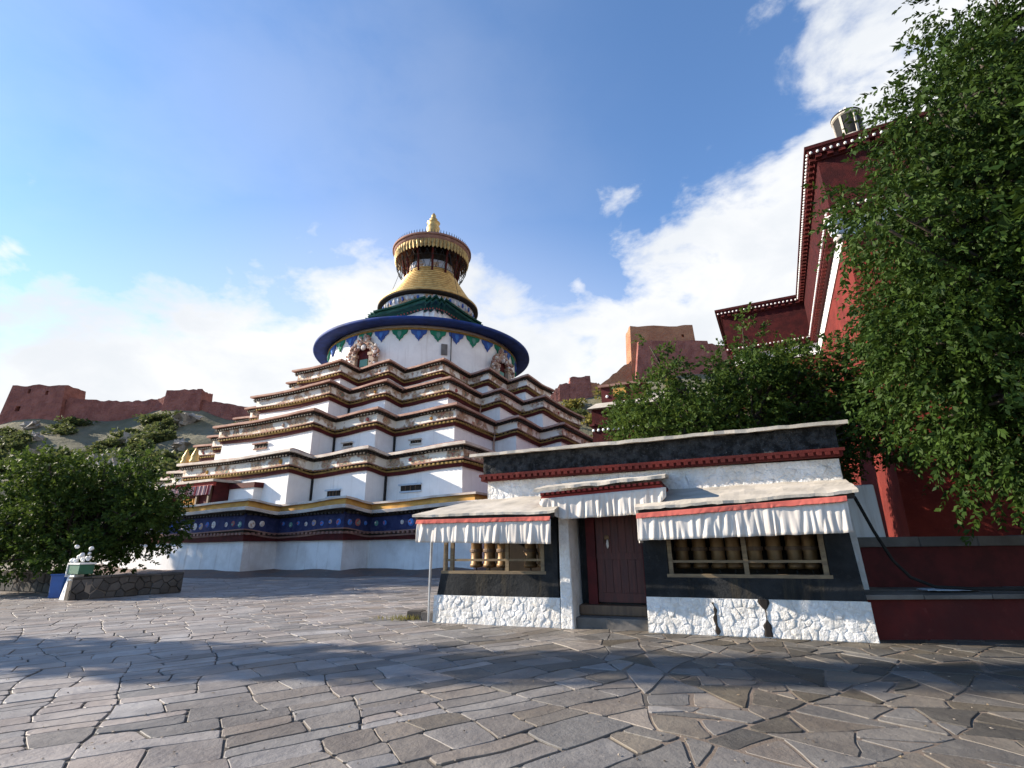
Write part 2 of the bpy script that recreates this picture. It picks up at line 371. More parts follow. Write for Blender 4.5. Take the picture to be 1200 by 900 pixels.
# ================================================================ GROUND AND PAVING
rnd = random.Random(4)
def build_ground():
    mb = MB(); S = 1500
    mb.add([(-S, -S, -.05), (S, -S, -.05), (S, S, -.05), (-S, S, -.05)], [(0, 1, 2, 3)])
    g = mb.build('ground', M['earth']); tag(g, 'dusty earth and courtyard paved with irregular grey flagstones', 'ground', kind='structure')
    # mortar bed of the court, gently uneven
    mb = MB(); nx, ny = 100, 80; x0, x1, y0, y1 = -30, 22, -6, 31
    for j in range(ny+1):
        for i in range(nx+1):
            x = x0+(x1-x0)*i/nx; y = y0+(y1-y0)*j/ny
            mb.v.append((x, y, (-.015 if x < .5+.06*y else -.010)+.005*mnoise.noise(Vector((x*.9, y*.9, 1)))))
    for j in range(ny):
        for i in range(nx):
            a = j*(nx+1)+i; mb.f.append((a, a+1, a+nx+2, a+nx+1)); mb.mi.append(0 if mb.v[a][0] < .5+.06*mb.v[a][1]+1.2*mnoise.noise(Vector(mb.v[a])*.6) else 1)
    mb.build('mortar_bed', [M['dark_joint'], M['mortar']], g, smooth=True)
    # long slabs in courses on the left, crazy paving on the right: the court is split again and again by uneven lines
    e = R(34)
    def zone(x, y): return 1.2/(1+math.exp(-(x-(.4+.06*y+1.0*mnoise.noise(Vector((x*.25, y*.25, 5)))))*1.6))/1.2
    def area(p): return abs(sum(p[i][0]*p[(i+1) % len(p)][1]-p[(i+1) % len(p)][0]*p[i][1] for i in range(len(p))))/2
    def ext(p, a):
        c, s_ = math.cos(a), math.sin(a); d = [x*c+y*s_ for x, y in p]; return min(d), max(d)
    leaves = []
    def split(p, depth=0):
        A = area(p); n = len(p); cx = sum(x for x, y in p)/n; cy = sum(y for x, y in p)/n; zn = zone(cx, cy)
        tgt = (.36 if zn < .5 else .28)*rnd.choice((.5, .8, 1.0, 1.0, 1.35))
        if (A < tgt or depth > 22) and n >= 3: leaves.append((p, zn)); return
        if zn < .5 or A > 20:
            a0 = e; l0, h0 = ext(p, a0); l1, h1 = ext(p, a0+math.pi/2)
            if (h0-l0) > (h1-l1)*rnd.uniform(1.5, 2.5): a = a0; l, h = l0, h0; jit = .22
            else: a = a0+math.pi/2; l, h = l1, h1; jit = .09
        else:
            best = max(((ext(p, t)[1]-ext(p, t)[0], t) for t in [k*math.pi/6+rnd.uniform(0, .3) for k in range(6)])); a = best[1]; l, h = ext(p, a); jit = .42
        off = l+(h-l)*rnd.uniform(.36, .64); mx_, my_ = cx, cy; c0 = math.cos(a); s0 = math.sin(a); k = off-(cx*c0+cy*s0); px, py = cx+c0*k, cy+s0*k
        a += rnd.uniform(-jit, jit); nx_, ny_ = math.cos(a), math.sin(a); c = px*nx_+py*ny_
        P1, P2 = [], []
        for i in range(n):
            A_, B_ = p[i], p[(i+1) % n]; v0 = A_[0]*nx_+A_[1]*ny_-c; v1 = B_[0]*nx_+B_[1]*ny_-c
            if v0 <= 0: P1.append(A_)
            if v0 >= 0: P2.append(A_)
            if v0*v1 < 0:
                u = v0/(v0-v1); q = (A_[0]+(B_[0]-A_[0])*u, A_[1]+(B_[1]-A_[1])*u); P1.append(q); P2.append(q)
        if len(P1) < 3 or len(P2) < 3: leaves.append((p, zn)); return
        split(P1, depth+1); split(P2, depth+1)
    split([(-27, -5), (21, -5), (21, 31), (-27, 31)])
    def warp(x, y):
        a = Vector((x*.55, y*.55, 0)); b = Vector((x*2.1, y*2.1, 7)); c = Vector((x*8, y*8, 3))
        return (x+.20*mnoise.noise(a)+.05*mnoise.noise(b)+.010*mnoise.noise(c), y+.20*mnoise.noise(a+Vector((9, 4, 2)))+.05*mnoise.noise(b+Vector((3, 8, 1)))+.010*mnoise.noise(c+Vector((5, 5, 5))))
    st = []
    for p, zn in leaves:
        q = clean(inset(clean(p, .03), (.003+.016*rnd.random()**2) if zn < .5 else (.006+.026*rnd.random()**1.5)), .04)
        if len(q) < 3: continue
        cx0 = sum(a for a, b in q)/len(q); cy0 = sum(b for a, b in q)/len(q); near = math.hypot(cx0, cy0) < 13
        r = []
        for i in range(len(q)):
            a, b = q[i], q[(i+1) % len(q)]; l = math.hypot(b[0]-a[0], b[1]-a[1]); k = max(1, int(l/(.16 if near else .45)))
            # worn corners
            for t in range(k):
                u = t/k
                if t == 0:
                    w0 = min(.25, .03/max(l, .05)); r.append(warp(a[0]+(b[0]-a[0])*w0, a[1]+(b[1]-a[1])*w0))
                else: r.append(warp(a[0]+(b[0]-a[0])*u, a[1]+(b[1]-a[1])*u))
            w0 = 1-min(.25, .03/max(l, .05)); r.append(warp(a[0]+(b[0]-a[0])*w0, a[1]+(b[1]-a[1])*w0))
        ar = area(r); cx = sum(a for a, b in r)/len(r); cy = sum(b for a, b in r)/len(r); dep = math.hypot(cx, cy)
        vis = cy > 2.6 and abs(cx) < cy*1.02+.6
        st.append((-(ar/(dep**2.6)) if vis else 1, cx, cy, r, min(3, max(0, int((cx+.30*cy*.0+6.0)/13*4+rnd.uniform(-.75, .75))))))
    st.sort(key=lambda t: t[0])
    def stone(cx, cy, r):
        n = len(r); tz = rnd.uniform(-.003, .004); sx, sy = rnd.uniform(-.008, .008), rnd.uniform(-.008, .008)
        up = lambda x, y: tz+(x-cx)*sx+(y-cy)*sy
        v = [(x, y, -.045) for x, y in r]+[(x, y, up(x, y)-.005) for x, y in r]
        k = 1-.006/max(.2, math.sqrt(sum((x-cx)**2+(y-cy)**2 for x, y in r)/n))
        v += [(cx+(x-cx)*k, cy+(y-cy)*k, up(x, y)) for x, y in r]
        f = [(i, (i+1) % n, n+(i+1) % n, n+i) for i in range(n)]+[(n+i, n+(i+1) % n, 2*n+(i+1) % n, 2*n+i) for i in range(n)]+[tuple(range(2*n, 3*n))]
        return v, f
    far = MB(); rv = []
    for i, (s, cx, cy, r, dk) in enumerate(st):
        v, f = stone(cx, cy, r)
        if i < 300:
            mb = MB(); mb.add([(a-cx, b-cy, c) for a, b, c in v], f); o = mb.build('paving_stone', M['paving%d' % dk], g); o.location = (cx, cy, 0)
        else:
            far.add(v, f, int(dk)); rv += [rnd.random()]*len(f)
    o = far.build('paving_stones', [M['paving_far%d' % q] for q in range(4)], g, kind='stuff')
    at = o.data.attributes.new('rnd', 'FLOAT', 'FACE'); at.data.foreach_set('value', rv)
build_ground()

# ================================================================ HILLS
RIDGE = [(-400, 20), (-190, 36), (-160, 36), (-152, 40.2), (-144, 41.2), (-134, 40.5), (-124, 39), (-116, 39.5), (-110, 41.2), (-104, 43), (-93, 42), (-88, 39.6), (-80, 38.4), (-60, 36), (-30, 36), (0, 40), (14, 43.5), (26, 45.5), (38, 50), (49, 53.6), (66, 53.5), (90, 58), (140, 62), (260, 50), (500, 20)]
def ridge(x):
    for (a, h), (b, k) in zip(RIDGE, RIDGE[1:]):
        if a <= x <= b: return h+(k-h)*(x-a)/(b-a)
    return 20
def hill_z(X, y):
    # X: position along the ridge measured at y=150
    x = X*y/150
    t = (y-62)/(150-62)
    if t <= 0: z = 0
    elif t <= 1: z = ridge(X)*(0.10*t+0.90*t**1.7)
    else: z = ridge(X)-(t-1)*22
    n = mnoise.fractal(Vector((x*.045, y*.045, 3)), 1.0, 2.0, 6)
    return max(-.3, z-.3)+n*4.5*max(0, min(1, t*3))*min(1, abs(1-t)*3+.12)
def build_hill():
    mb = MB(); ys = [62+(150-62)*i/34 for i in range(35)]+[153, 158, 168, 185, 220, 280]; xs = [-330+4.0*i for i in range(166)]
    for y in ys:
        for X in xs: mb.v.append((X*y/150, y, hill_z(X, y)))
    n = len(xs)
    for j in range(len(ys)-1):
        for i in range(n-1):
            a = j*n+i; mb.f.append((a, a+1, a+n+1, a+n)); mb.mi.append(0)
    h = mb.build('hill', M['hill'], smooth=True); tag(h, 'bare rocky hillside carrying the ruined fortress walls', 'hill', kind='structure')
build_hill()

# ---------------------------------------------------------------- foliage tools
def leaves_mesh(name, pos, dirs, size, mtl, seed, width=.42, rv=None):
    """pos, dirs: Nx3; every leaf a folded four-sided blade"""
    rg = np.random.default_rng(seed); n = len(pos)
    dirs = dirs/np.linalg.norm(dirs, axis=1, keepdims=True)
    up = rg.normal(size=(n, 3)); up[:, 2] += .8
    s = np.cross(dirs, up); s /= np.linalg.norm(s, axis=1, keepdims=True)+1e-9; nn = np.cross(s, dirs)
    L = (size*rg.uniform(.5, 1.45, n))[:, None]; W = L*width
    v = np.empty((n, 4, 3)); v[:, 0] = pos; v[:, 1] = pos+dirs*L*.45+s*W*.5+nn*W*.12; v[:, 2] = pos+dirs*L-nn*L*.1; v[:, 3] = pos+dirs*L*.45-s*W*.5+nn*W*.12
    me = bpy.data.meshes.new(name); me.vertices.add(4*n); me.vertices.foreach_set('co', v.reshape(-1))
    me.loops.add(4*n); me.loops.foreach_set('vertex_index', np.arange(4*n, dtype=np.int32)); me.polygons.add(n)
    me.polygons.foreach_set('loop_start', np.arange(0, 4*n, 4, dtype=np.int32)); me.update(calc_edges=True)
    at = me.attributes.new('rnd', 'FLOAT', 'FACE'); at.data.foreach_set('value', (rg.random(n) if rv is None else np.clip(rv*.7+rg.random(n)*.3, 0, 1)).astype(np.float32))
    me.materials.append(mtl); return me
def strands(starts, d0, length, droop, step, seed, jitter=.5, cv=None):
    """twigs that start at starts, run along d0 and bend down; returns leaf positions, directions and a twig value"""
    rg = np.random.default_rng(seed); n = len(starts); k = max(2, int(length/step)); P = []; D = []; V = []
    p = np.array(starts, float); d = np.array(d0, float); d /= np.linalg.norm(d, axis=1, keepdims=True)+1e-9
    ln = rg.uniform(.5, 1.2, n); tv = rg.random(n) if cv is None else cv*.6+rg.random(n)*.4
    for i in range(k):
        p = p+d*step*ln[:, None]
        d[:, 2] -= droop*step; d += rg.normal(size=(n, 3))*.09; d /= np.linalg.norm(d, axis=1, keepdims=True)
        for sgn in (1, -1):
            side = np.cross(d, rg.normal(size=(n, 3))); side /= np.linalg.norm(side, axis=1, keepdims=True)+1e-9
            P.append(p.copy()); D.append(d*.7+side*jitter*1.3); V.append(tv)
    return np.concatenate(P), np.concatenate(D), np.concatenate(V)
def crown_points(clumps, per, seed, shell=.55, val=False):
    rg = np.random.default_rng(seed); S = []; D = []; C = []
    for cx, cy, cz, r, *rest in clumps:
        rz = rest[0] if rest else r*.8
        n = max(4, int(per*r*r)); d = rg.normal(size=(n, 3)); d /= np.linalg.norm(d, axis=1, keepdims=True)
        q = rg.uniform(shell, 1, n)[:, None]
        S.append(np.array([cx, cy, cz])+d*q*np.array([r, r, rz])); D.append(d+rg.normal(size=(n, 3))*.4); C.append(np.full(n, rg.random()))
    return (np.concatenate(S), np.concatenate(D), np.concatenate(C)) if val else (np.concatenate(S), np.concatenate(D))
def limbs(mb, base, clumps, r0, seed, fork=.45):
    rg = random.Random(seed); base = Vector(base)
    for c in clumps:
        tip = Vector(c[:3]); st = base+Vector((rg.uniform(-.15, .15), rg.uniform(-.15, .15), 0)); mid = st.lerp(tip, .5)+Vector((rg.uniform(-.4, .4), rg.uniform(-.4, .4), rg.uniform(.0, .5)))
        pts = [st.lerp(mid, t/3) for t in range(3)]+[mid.lerp(tip, t/3) for t in range(4)]
        k = r0*rg.uniform(.3, .55); mb.tube(pts, [k*(1-.85*i/6) for i in range(7)], 6)
        for s in range(3):
            a = mid.lerp(tip, rg.uniform(.2, .9)); b = a+Vector((rg.uniform(-1, 1), rg.uniform(-1, 1), rg.uniform(-.3, .8)))*c[3]*.7
            mb.tube([a, a.lerp(b, .5)+Vector((0, 0, .08)), b], [k*.35, k*.22, k*.08], 5)

# ---------------------------------------------------------------- left fortress
def fort_piece(mb, path, thick, tops, bots, jag=.4, sub=6, seed=0, flare=.08):
    """wall following path [(x,y)], tops and bots heights at the path points, uneven ruined top"""
    rg = random.Random(seed); pts = []
    for i in range(len(path)-1):
        for t in range(sub):
            u = t/sub; pts.append((path[i][0]+(path[i+1][0]-path[i][0])*u, path[i][1]+(path[i+1][1]-path[i][1])*u, tops[i]+(tops[i+1]-tops[i])*u, bots[i]+(bots[i+1]-bots[i])*u))
    pts.append((*path[-1], tops[-1], bots[-1])); o = len(mb.v); n = len(pts)
    for i, (x, y, zt, zb) in enumerate(pts):
        a = pts[max(0, i-1)]; b = pts[min(n-1, i+1)]; dx, dy = b[0]-a[0], b[1]-a[1]; l = math.hypot(dx, dy); nx, ny = dy/l, -dx/l
        zt += rg.uniform(-jag, jag); fl = (zt-zb)*flare
        mb.v += [(x+nx*(thick/2+fl), y+ny*(thick/2+fl), zb-4), (x+nx*thick/2, y+ny*thick/2, zt), (x-nx*thick/2, y-ny*thick/2, zt), (x-nx*(thick/2+fl), y-ny*(thick/2+fl), zb-4)]
    for i in range(n-1):
        p = o+4*i; q = p+4
        for a, b in ((0, 1), (1, 2), (2, 3), (3, 0)): mb.f.append((p+a, q+a, q+b, p+b)); mb.mi.append(0)
    mb.f.append((o, o+1, o+2, o+3)); mb.f.append(tuple(o+4*(n-1)+t for t in (3, 2, 1, 0))); mb.mi += [0, 0]
    return mb
def fort_tower(x0, x1, y0, y1, zb, zt, tap, holes, seed, lean=0.0):
    """hollow tower: four uneven walls, with sky-lit holes through the front and back walls"""
    mb = MB(); rg = random.Random(seed); th = 1.6
    def slab(ax, ay, bx, by, holes):
        # wall from a to b, split in cells so that holes are true openings
        us = sorted(set([0, 1]+[h[0] for h in holes]+[h[1] for h in holes]+[i/8 for i in range(9)])); zs = sorted(set([zb-5, zt]+[h[2] for h in holes]+[h[3] for h in holes]))
        dx, dy = bx-ax, by-ay; l = math.hypot(dx, dy); nx, ny = -dy/l*th, dx/l*th
        for u0, u1 in zip(us, us[1:]):
            for k, (z0, z1) in enumerate(zip(zs, zs[1:])):
                uc, zc = (u0+u1)/2, (z0+z1)/2
                if any(h[0] < uc < h[1] and h[2] < zc < h[3] for h in holes): continue
                def P(u, z, inn):
                    s = (z-zb)/(zt-zb)*tap; cxm, cym = (x0+x1)/2, (y0+y1)/2
                    zz = z
                    if z == zt: zz = z+.7*mnoise.noise(Vector((u*5, seed+ax*.1, ay*.1)))
                    x, y = ax+dx*u+(nx if inn else 0), ay+dy*u+(ny if inn else 0)
                    return (x+(cxm-x)*s, y+(cym-y)*s, zz)
                mb.hexa([P(u0, z0, 0), P(u1, z0, 0), P(u1, z0, 1), P(u0, z0, 1), P(u0, z1, 0), P(u1, z1, 0), P(u1, z1, 1), P(u0, z1, 1)])
    slab(x0, y0, x1, y0, holes); slab(x1, y0, x1, y1, []); slab(x1, y1, x0, y1, [(1-h[1], 1-h[0], h[2], h[3]) for h in holes if h[2] > zt-4]); slab(x0, y1, x0, y0, [])
    return mb
def build_forts():
    f = empty('hill_fortress', (-120, 150, 39), 0, 'ruined red rampart with two towers along the ridge above the bushy tree', 'fortress'); inv = Matrix.Translation((120, -150, -39))
    def put(mb, name, m): 
        o = mb.build(name, m, f); o.data.transform(inv); return o
    put(fort_tower(-152.5, -134.6, 147.5, 156, 40.0, 49.4, .10, [(.33, .38, 46.8, 48.2), (.66, .71, 46.2, 47.6), (.22, .30, 41.2, 42.8)], 3), 'tower', M['fort_red'])
    put(fort_piece(MB(), [(-134.9, 150), (-125, 150.5), (-115.7, 151), (-108, 151), (-103.5, 150)], 2.2, [45.6, 44.8, 44.5, 45.2, 46.4], [40.3, 38.8, 39.2, 41.3, 42.8], .25, 8, 1), 'rampart', M['fort_red'])
    put(fort_tower(-104.8, -93.6, 148, 154, 42.2, 47.4, .04, [], 5), 'tower', M['fort_red'])
    put(fort_piece(MB(), [(-93.8, 150), (-86, 150), (-78, 151), (-60, 152)], 2.2, [44.3, 43.2, 41.8, 40], [41.8, 39.6, 38.2, 36], .2, 8, 2), 'rampart', M['fort_red'])
    put(fort_piece(MB(), [(-158, 152), (-155.5, 151), (-151.5, 150)], 2.0, [36.5, 38, 42], [35, 37.5, 40], .3, 5, 6), 'rampart', M['fort_red'])
    f = empty('hill_fortress', (50, 150, 53), 0, 'ruined red rampart and tower in sunlit orange tint on the hill behind the red shrine', 'fortress'); inv = Matrix.Translation((-50, -150, -53))
    put(fort_tower(37, 57.8, 149, 156, 56, 67.0, .05, [(.80, .84, 63, 64)], 11), 'tower', M['fort_sunlit'])
    put(fort_tower(38, 61.5, 146.5, 152, 53, 60.9, .10, [], 12), 'tower', M['fort_red'])
    put(fort_piece(MB(), [(59, 149), (66, 148.5), (90, 149)], 3.0, [60, 59.6, 60.5], [53, 53, 57], .4, 7, 13), 'rampart', M['fort_red'])
    put(fort_tower(17.5, 24.0, 148, 153, 45.5, 50.0, .06, [], 14), 'tower', M['fort_red'])
    put(fort_piece(MB(), [(11, 150), (14.5, 149.5), (18.5, 149.5)], 2.4, [43.6, 47.6, 48.3], [41, 43, 45], .3, 6, 15), 'rampart', M['fort_red'])
    put(fort_piece(MB(), [(23.5, 149.5), (27, 150), (38.5, 150.5)], 2.4, [48.4, 48, 56.5], [45.3, 45.5, 50], .4, 9, 16), 'rampart', M['fort_sunlit'])
build_forts()

def shrub_proto(seed, mtl):
    rg = np.random.default_rng(seed); cl = [(*(rg.normal(size=2)*.42), .55+rg.random()*.45, .42+rg.random()*.25) for _ in range(7)]
    S, D = crown_points(cl, 170, seed); me = leaves_mesh('foliage', S, D, np.full(len(S), .30), M[mtl], seed, .75)
    mb = MB()
    for i in range(4):
        a = i*1.6+seed; mb.tube([(0, 0, -.3), (.15*math.cos(a), .15*math.sin(a), .3), (.4*math.cos(a), .4*math.sin(a), .8)], [.05, .04, .02], 5)
    return me, mb.mesh('stem', M['bark'])
def build_shrubs():
    ps = [shrub_proto(s, 'leaf_shrub') for s in (1, 2, 3)]; py = [shrub_proto(s, 'leaf_yellow') for s in (4, 5)]
    rg = random.Random(12)
    def shrub(x, y, z, s, pr, label, group):
        e = empty('hill_shrub', (x, y, z-.15*s), rg.uniform(0, 6), label, 'shrub', group); e.scale = (s*rg.uniform(.9, 1.5), s, s*rg.uniform(.75, 1.05))
        for nme, me in (('foliage', pr[0]), ('stem', pr[1])):
            o = bpy.data.objects.new(nme, me); COL.objects.link(o); o.parent = e
    n = 0
    while n < 290:
        X = rg.uniform(-172, -70); t = rg.random(); y = 92+(147-92)*t
        dens = mnoise.noise(Vector((X*.06, y*.05, 7)))
        if dens < (-.06 if y > 116 and y < 143 and X > -152 else .16): continue
        s = rg.uniform(1.1, 2.3)*(1.25 if y < 125 else 1); shrub(X*y/150, y, hill_z(X, y), s, rg.choice(ps), 'dark green shrub on the slope below the two-towered rampart', 'shrubs on the slope below the two-towered rampart'); n += 1
    for i in range(52):
        X = rg.uniform(8, 66); y = rg.uniform(100, 146)
        shrub(X*y/150, y, hill_z(X, y), rg.uniform(1.3, 2.8), rg.choice(py+[ps[0]]), 'yellow-green shrub on the slope below the orange-red tower', 'shrubs on the slope below the orange-red tower')
    # outcrops of rock below the rampart
    for i in range(26):
        X = rg.uniform(-160, -85); y = rg.uniform(100, 145)
        mb = MB(); s = rg.uniform(.9, 2.6); mb.blob((0, 0, 0), (s*1.6, s, s*.9), 12, 8, 0, .9, i)
        o = mb.build('boulder', M['rock']); o.location = (X*y/150, y, hill_z(X, y)+.1*s); o.rotation_euler = (0, rg.uniform(-.3, .3), rg.uniform(0, 6))
        tag(o, 'grey weathered boulder among the shrubs below the two-towered rampart', 'boulder', 'boulders on the slope below the two-towered rampart')
build_shrubs()

# ================================================================ STUPA
TH = R(28.33)
def build_stupa():
    root = empty('stupa', (-10.29, 56.39, 0), -TH, 'huge tiered white stupa with painted friezes, blue-rimmed drum and golden spire', 'stupa')
    TI = [('E', 3.60, [7.26, 12.97, 20.6, 22.76, 25.07]), ('D', 7.61, [6.56, 11.62, 17.99, 19.9, 21.92]), ('C', 10.98, [6.02, 10.2, 15.72, 17.78, 19.88]), ('B', 13.96, [4.89, 8.79, 13.51, 15.52, 17.69]), ('A', 16.83, [3.15, 6.67, 10.89, 13.01, 15.17])]
    def ring(s, d, z):
        a = [t+d for t in s]; s1, s2, s3, s4, s5 = a
        q = [(s1, -s5), (s1, -s4), (s2, -s4), (s2, -s3), (s3, -s3), (s3, -s2), (s4, -s2), (s4, -s1), (s5, -s1)]
        out = []
        for k in range(4):
            c, sn = [(1, 0), (0, 1), (-1, 0), (0, -1)][k]
            out += [(x*c-y*sn, x*sn+y*c, z) for x, y in q]
        return out
    ring0 = ring
    def ring(s, d, z):
        r = ring0(s, d, z); out = []
        for i in range(36):
            a, b = r[i], r[(i+1) % 36]; m = 8; la, lb = (.13 if i % 9 % 2 == 0 else -.10), (.13 if (i+1) % 36 % 9 % 2 == 0 else -.10); flat = (i % 9 == 8)
            for t in range(m):
                u = t/m; x = a[0]+(b[0]-a[0])*u; y = a[1]+(b[1]-a[1])*u; q = Vector((x*.55, y*.55, z*.7)); w = u*u*(3-2*u); lf = (la*(1-2*min(1, 2.4*min(u, 1-u))*.55) if flat else la+(lb-la)*w)*(1 if z > 2.2 else 0)
                out.append((x+.045*mnoise.noise(q), y+.045*mnoise.noise(q+Vector((7, 3, 1))), z+lf+.03*mnoise.noise(q+Vector((1, 9, 4)))))
        return out
    def edges(s, d):
        r = ring0(s, d, 0); return [(r[i], r[(i+1) % 36]) for i in range(36)]
    def along(s, d, step, fn, margin=.12):
        for a, b in edges(s, d):
            dx, dy = b[0]-a[0], b[1]-a[1]; l = math.hypot(dx, dy); n = max(1, int((l-2*margin)/step)); tx, ty = dx/l, dy/l
            for i in range(n):
                u = margin+(l-2*margin)*(i+.5)/n; fn(a[0]+tx*u, a[1]+ty*u, tx, ty)
    for k, (nm, zt, s) in enumerate(TI):
        low = 0 if k == 0 else TI[k-1][1]
        zlow = -.2 if k == 0 else low+.25
        if k == 0:
            h_fr, h_de, h_red = .88, .22, .36; ov = .72
        else:
            h_fr, h_de, h_red = (.60, .20, .34); ov = .66
        z0 = zt-.02
        # roof deck and eaves slab
        sl = M['stupa_slab'] if k in (0, 1) else M['tier_slab']
        MB().loft([ring(s, 0, z0+.04), ring(s, 0, z0+.20), ring(s, -.10, z0+.24), ring(s, -3.4, z0+.30), ring(s, -3.4, z0-.1), ring(s, -.95, z0-.02)]).build('roof_slab', sl, root)
        if k == 0:
            MB().loft([ring(s, -.45, z0+.22), ring(s, -.62, z0+.62), ring(s, -1.0, z0+.62), ring(s, -1.0, z0+.22)]).build('ochre_band', M['ochre'], root)
            MB().loft([ring(s, -.42, z0+.62), ring(s, -.42, z0+.74), ring(s, -3.2, z0+.80), ring(s, -3.2, z0+.62)]).build('coping', M['stupa_slab'], root)
        elif k == 1:
            MB().loft([ring(s, -.35, z0+.22), ring(s, -.75, z0+.42), ring(s, -1.0, z0+.42), ring(s, -1.0, z0+.22)]).build('roof_edge', M['dark_slab'], root)
        # dark eaves boards and rafter ends
        z1 = z0-.02
        MB().loft([ring(s, -.22, z1), ring(s, -.30, z1-.14), ring(s, -.95, z1-.14), ring(s, -.95, z1)]).build('eaves', M['dark_wood'], root)
        ra = MB()
        along(s, -.18, .30, lambda x, y, tx, ty: ra.obox((x, y, z1-.07), (tx*.08, ty*.08, 0), (ty*.09, -tx*.09, 0), (0, 0, .05)))
        ra.build('rafter_ends', M['dark_wood'], root, kind='stuff')
        zf = z1-.14
        if k == 0:
            MB().loft([ring(s, -.40, zf), ring(s, -.40, zf-h_fr), ring(s, -1.0, zf-h_fr), ring(s, -1.0, zf)]).build('frieze', M['blue_frieze'], root)
            md = MB(); rg = random.Random(8); cols = [0]*3+[1, 2, 2, 3, 4, 4, 4]
            def med(x, y, tx, ty):
                if rg.random() < .22: return
                r = rg.uniform(.12, .24); c = rg.choice(cols); nx, ny = ty, -tx; o = len(md.v); zz = zf-h_fr*.52+rg.uniform(-.05, .05); n = 10
                for q in range(n):
                    a = 2*math.pi*q/n; md.v.append((x+tx*r*math.cos(a)+nx*.0, y+ty*r*math.cos(a)+ny*.0, zz+r*math.sin(a)))
                for q in range(n):
                    a = 2*math.pi*q/n; md.v.append((x+tx*r*.6*math.cos(a)+nx*.05, y+ty*r*.6*math.cos(a)+ny*.05, zz+r*.6*math.sin(a)))
                md.v.append((x+nx*.02, y+ny*.02, zz))
                for q in range(n):
                    q2 = (q+1) % n; md.f.append((o+q, o+q2, o+n+q2, o+n+q)); md.mi.append(c); md.f.append((o+n+q, o+n+q2, o+2*n)); md.mi.append((c+2) % 5 if rg.random() < .5 else c)
            along(s, -.395, .62, med)
            md.build('medallions', [M['medal_white'], M['medal_red'], M['medal_tan'], M['medal_green'], M['medal_blue']], root, kind='stuff')
        else:
            MB().loft([ring(s, -.40, zf), ring(s, -.40, zf-h_fr), ring(s, -1.0, zf-h_fr), ring(s, -1.0, zf)]).build('frieze', M['frieze%d' % k], root)
            # modelled heads and scrolls on the frieze
            md = MB(); rg = random.Random(k+30)
            def head(x, y, tx, ty):
                if rg.random() < .75: return
                r = rg.uniform(.10, .17); md.blob((x, y, zf-h_fr*.5+rg.uniform(-.08, .08)), (r, r, r*1.1), 7, 5, rg.choice((1, 2, 2, 2, 3)), .3, int(rg.random()*99))
            along(s, -.38, 1.1, head, .3)
            md.build('frieze_reliefs', [M['medal_white'], M['medal_red'], M['medal_tan'], M['ochre']], root, kind='stuff')
            for a in ring(s, -.52, 0)[::1]: pass
        zd = zf-h_fr
        MB().loft([ring(s, -.34, zd), ring(s, -.34, zd-.07), ring(s, -1.0, zd-.07), ring(s, -1.0, zd)]).build('brown_moulding', M['dark_slab'], root)
        MB().loft([ring(s, -.46, zd-.07), ring(s, -.46, zd-h_de), ring(s, -1.0, zd-h_de), ring(s, -1.0, zd-.07)]).build('dark_band', M['dark_wood'], root)
        de = MB()
        along(s, -.40, .34, lambda x, y, tx, ty: de.obox((x, y, zd-.07-(h_de-.07)*.5), (tx*.085, ty*.085, 0), (ty*.07, -tx*.07, 0), (0, 0, (h_de-.07)*.46)), .06)
        de.build('dentils', M['yellow_trim'] if k else M['dark_slab'], root, kind='stuff')
        zr = zd-h_de
        MB().loft([ring(s, -.38, zr), ring(s, -.42, zr-.10), ring(s, -1.0, zr-.10), ring(s, -1.0, zr)]).build('yellow_moulding', M['yellow_trim'] if k else M['dark_slab'], root)
        MB().loft([ring(s, -.48, zr-.10), ring(s, -.54, zr-h_red), ring(s, -1.1, zr-h_red), ring(s, -1.1, zr-.10)]).build('red_band', M['maroon'], root)
        zw = zr-h_red
        MB().loft([ring(s, -ov, zw+.02), ring(s, -ov+(.10 if k == 0 else .05), zlow), ring(s, -1.7, zlow), ring(s, -1.7, zw+.02)]).build('terrace_wall', M['whitewash_dirty'] if k == 0 else M['whitewash'], root)
        # rain pipes in the inner corners of the two sides in view
        s1, s2, s3, s4, s5 = s
        if k in (1, 2, 3):
            for (p, q) in ((s4, s1), (s3, s2)) if k < 3 else ((s4, s1),):
                x, y = q-ov+.10, -(p-ov)-.10
                MB().tube([(x, y, zr+.1), (x, y, zlow+.1)], .085, 8).build('rain_pipe', M['iron'], root)
            x, y = (s3-ov)+.10, -(s2-ov)-.12
            MB().tube([(x+.25, y-.25, zd), (x+.18, y-.18, zr-.2), (x, y, zw-.3), (x, y, zlow+.1)], .085, 8).build('rain_pipe', M['medal_tan'], root)
    # ---- top deck
    MB().loft([ring(TI[4][2], -3.3, 17.1), ring(TI[4][2], -3.3, 17.3), ring([1, 2, 3, 4, 5], 0, 17.3), ring([1, 2, 3, 4, 5], 0, 17.1)]).build('top_deck', M['stupa_slab'], root)
    # ---- small windows at the foot of the terrace walls
    def window(q, p, z, w, h, hood):
        wn = MB().box(q-w/2, q+w/2, -p-.06, -p+.3, z-h/2, z+h/2).build('window', M['dark_wood'], root)
        MB().box(q-w/2-.1, q+w/2+.1, -p-.22, -p-.065, z+h/2, z+h/2+.10).build('hood', hood, wn)
        MB().box(q-w/2-.06, q+w/2+.06, -p-.12, -p-.065, z-h/2-.10, z-h/2).build('sill', hood, wn)
        for i in range(1, 4):
            x = q-w/2+w*i/4; MB().box(x-.025, x+.025, -p-.10, -p-.065, z-h/2, z+h/2).build('bar', M['wood'], wn)
    window(8.18, 19.9-.62, 5.05, 1.2, .36, M['pale_blue']); window(13.28, 17.99-.62, 5.28, 1.7, .36, M['pale_blue'])
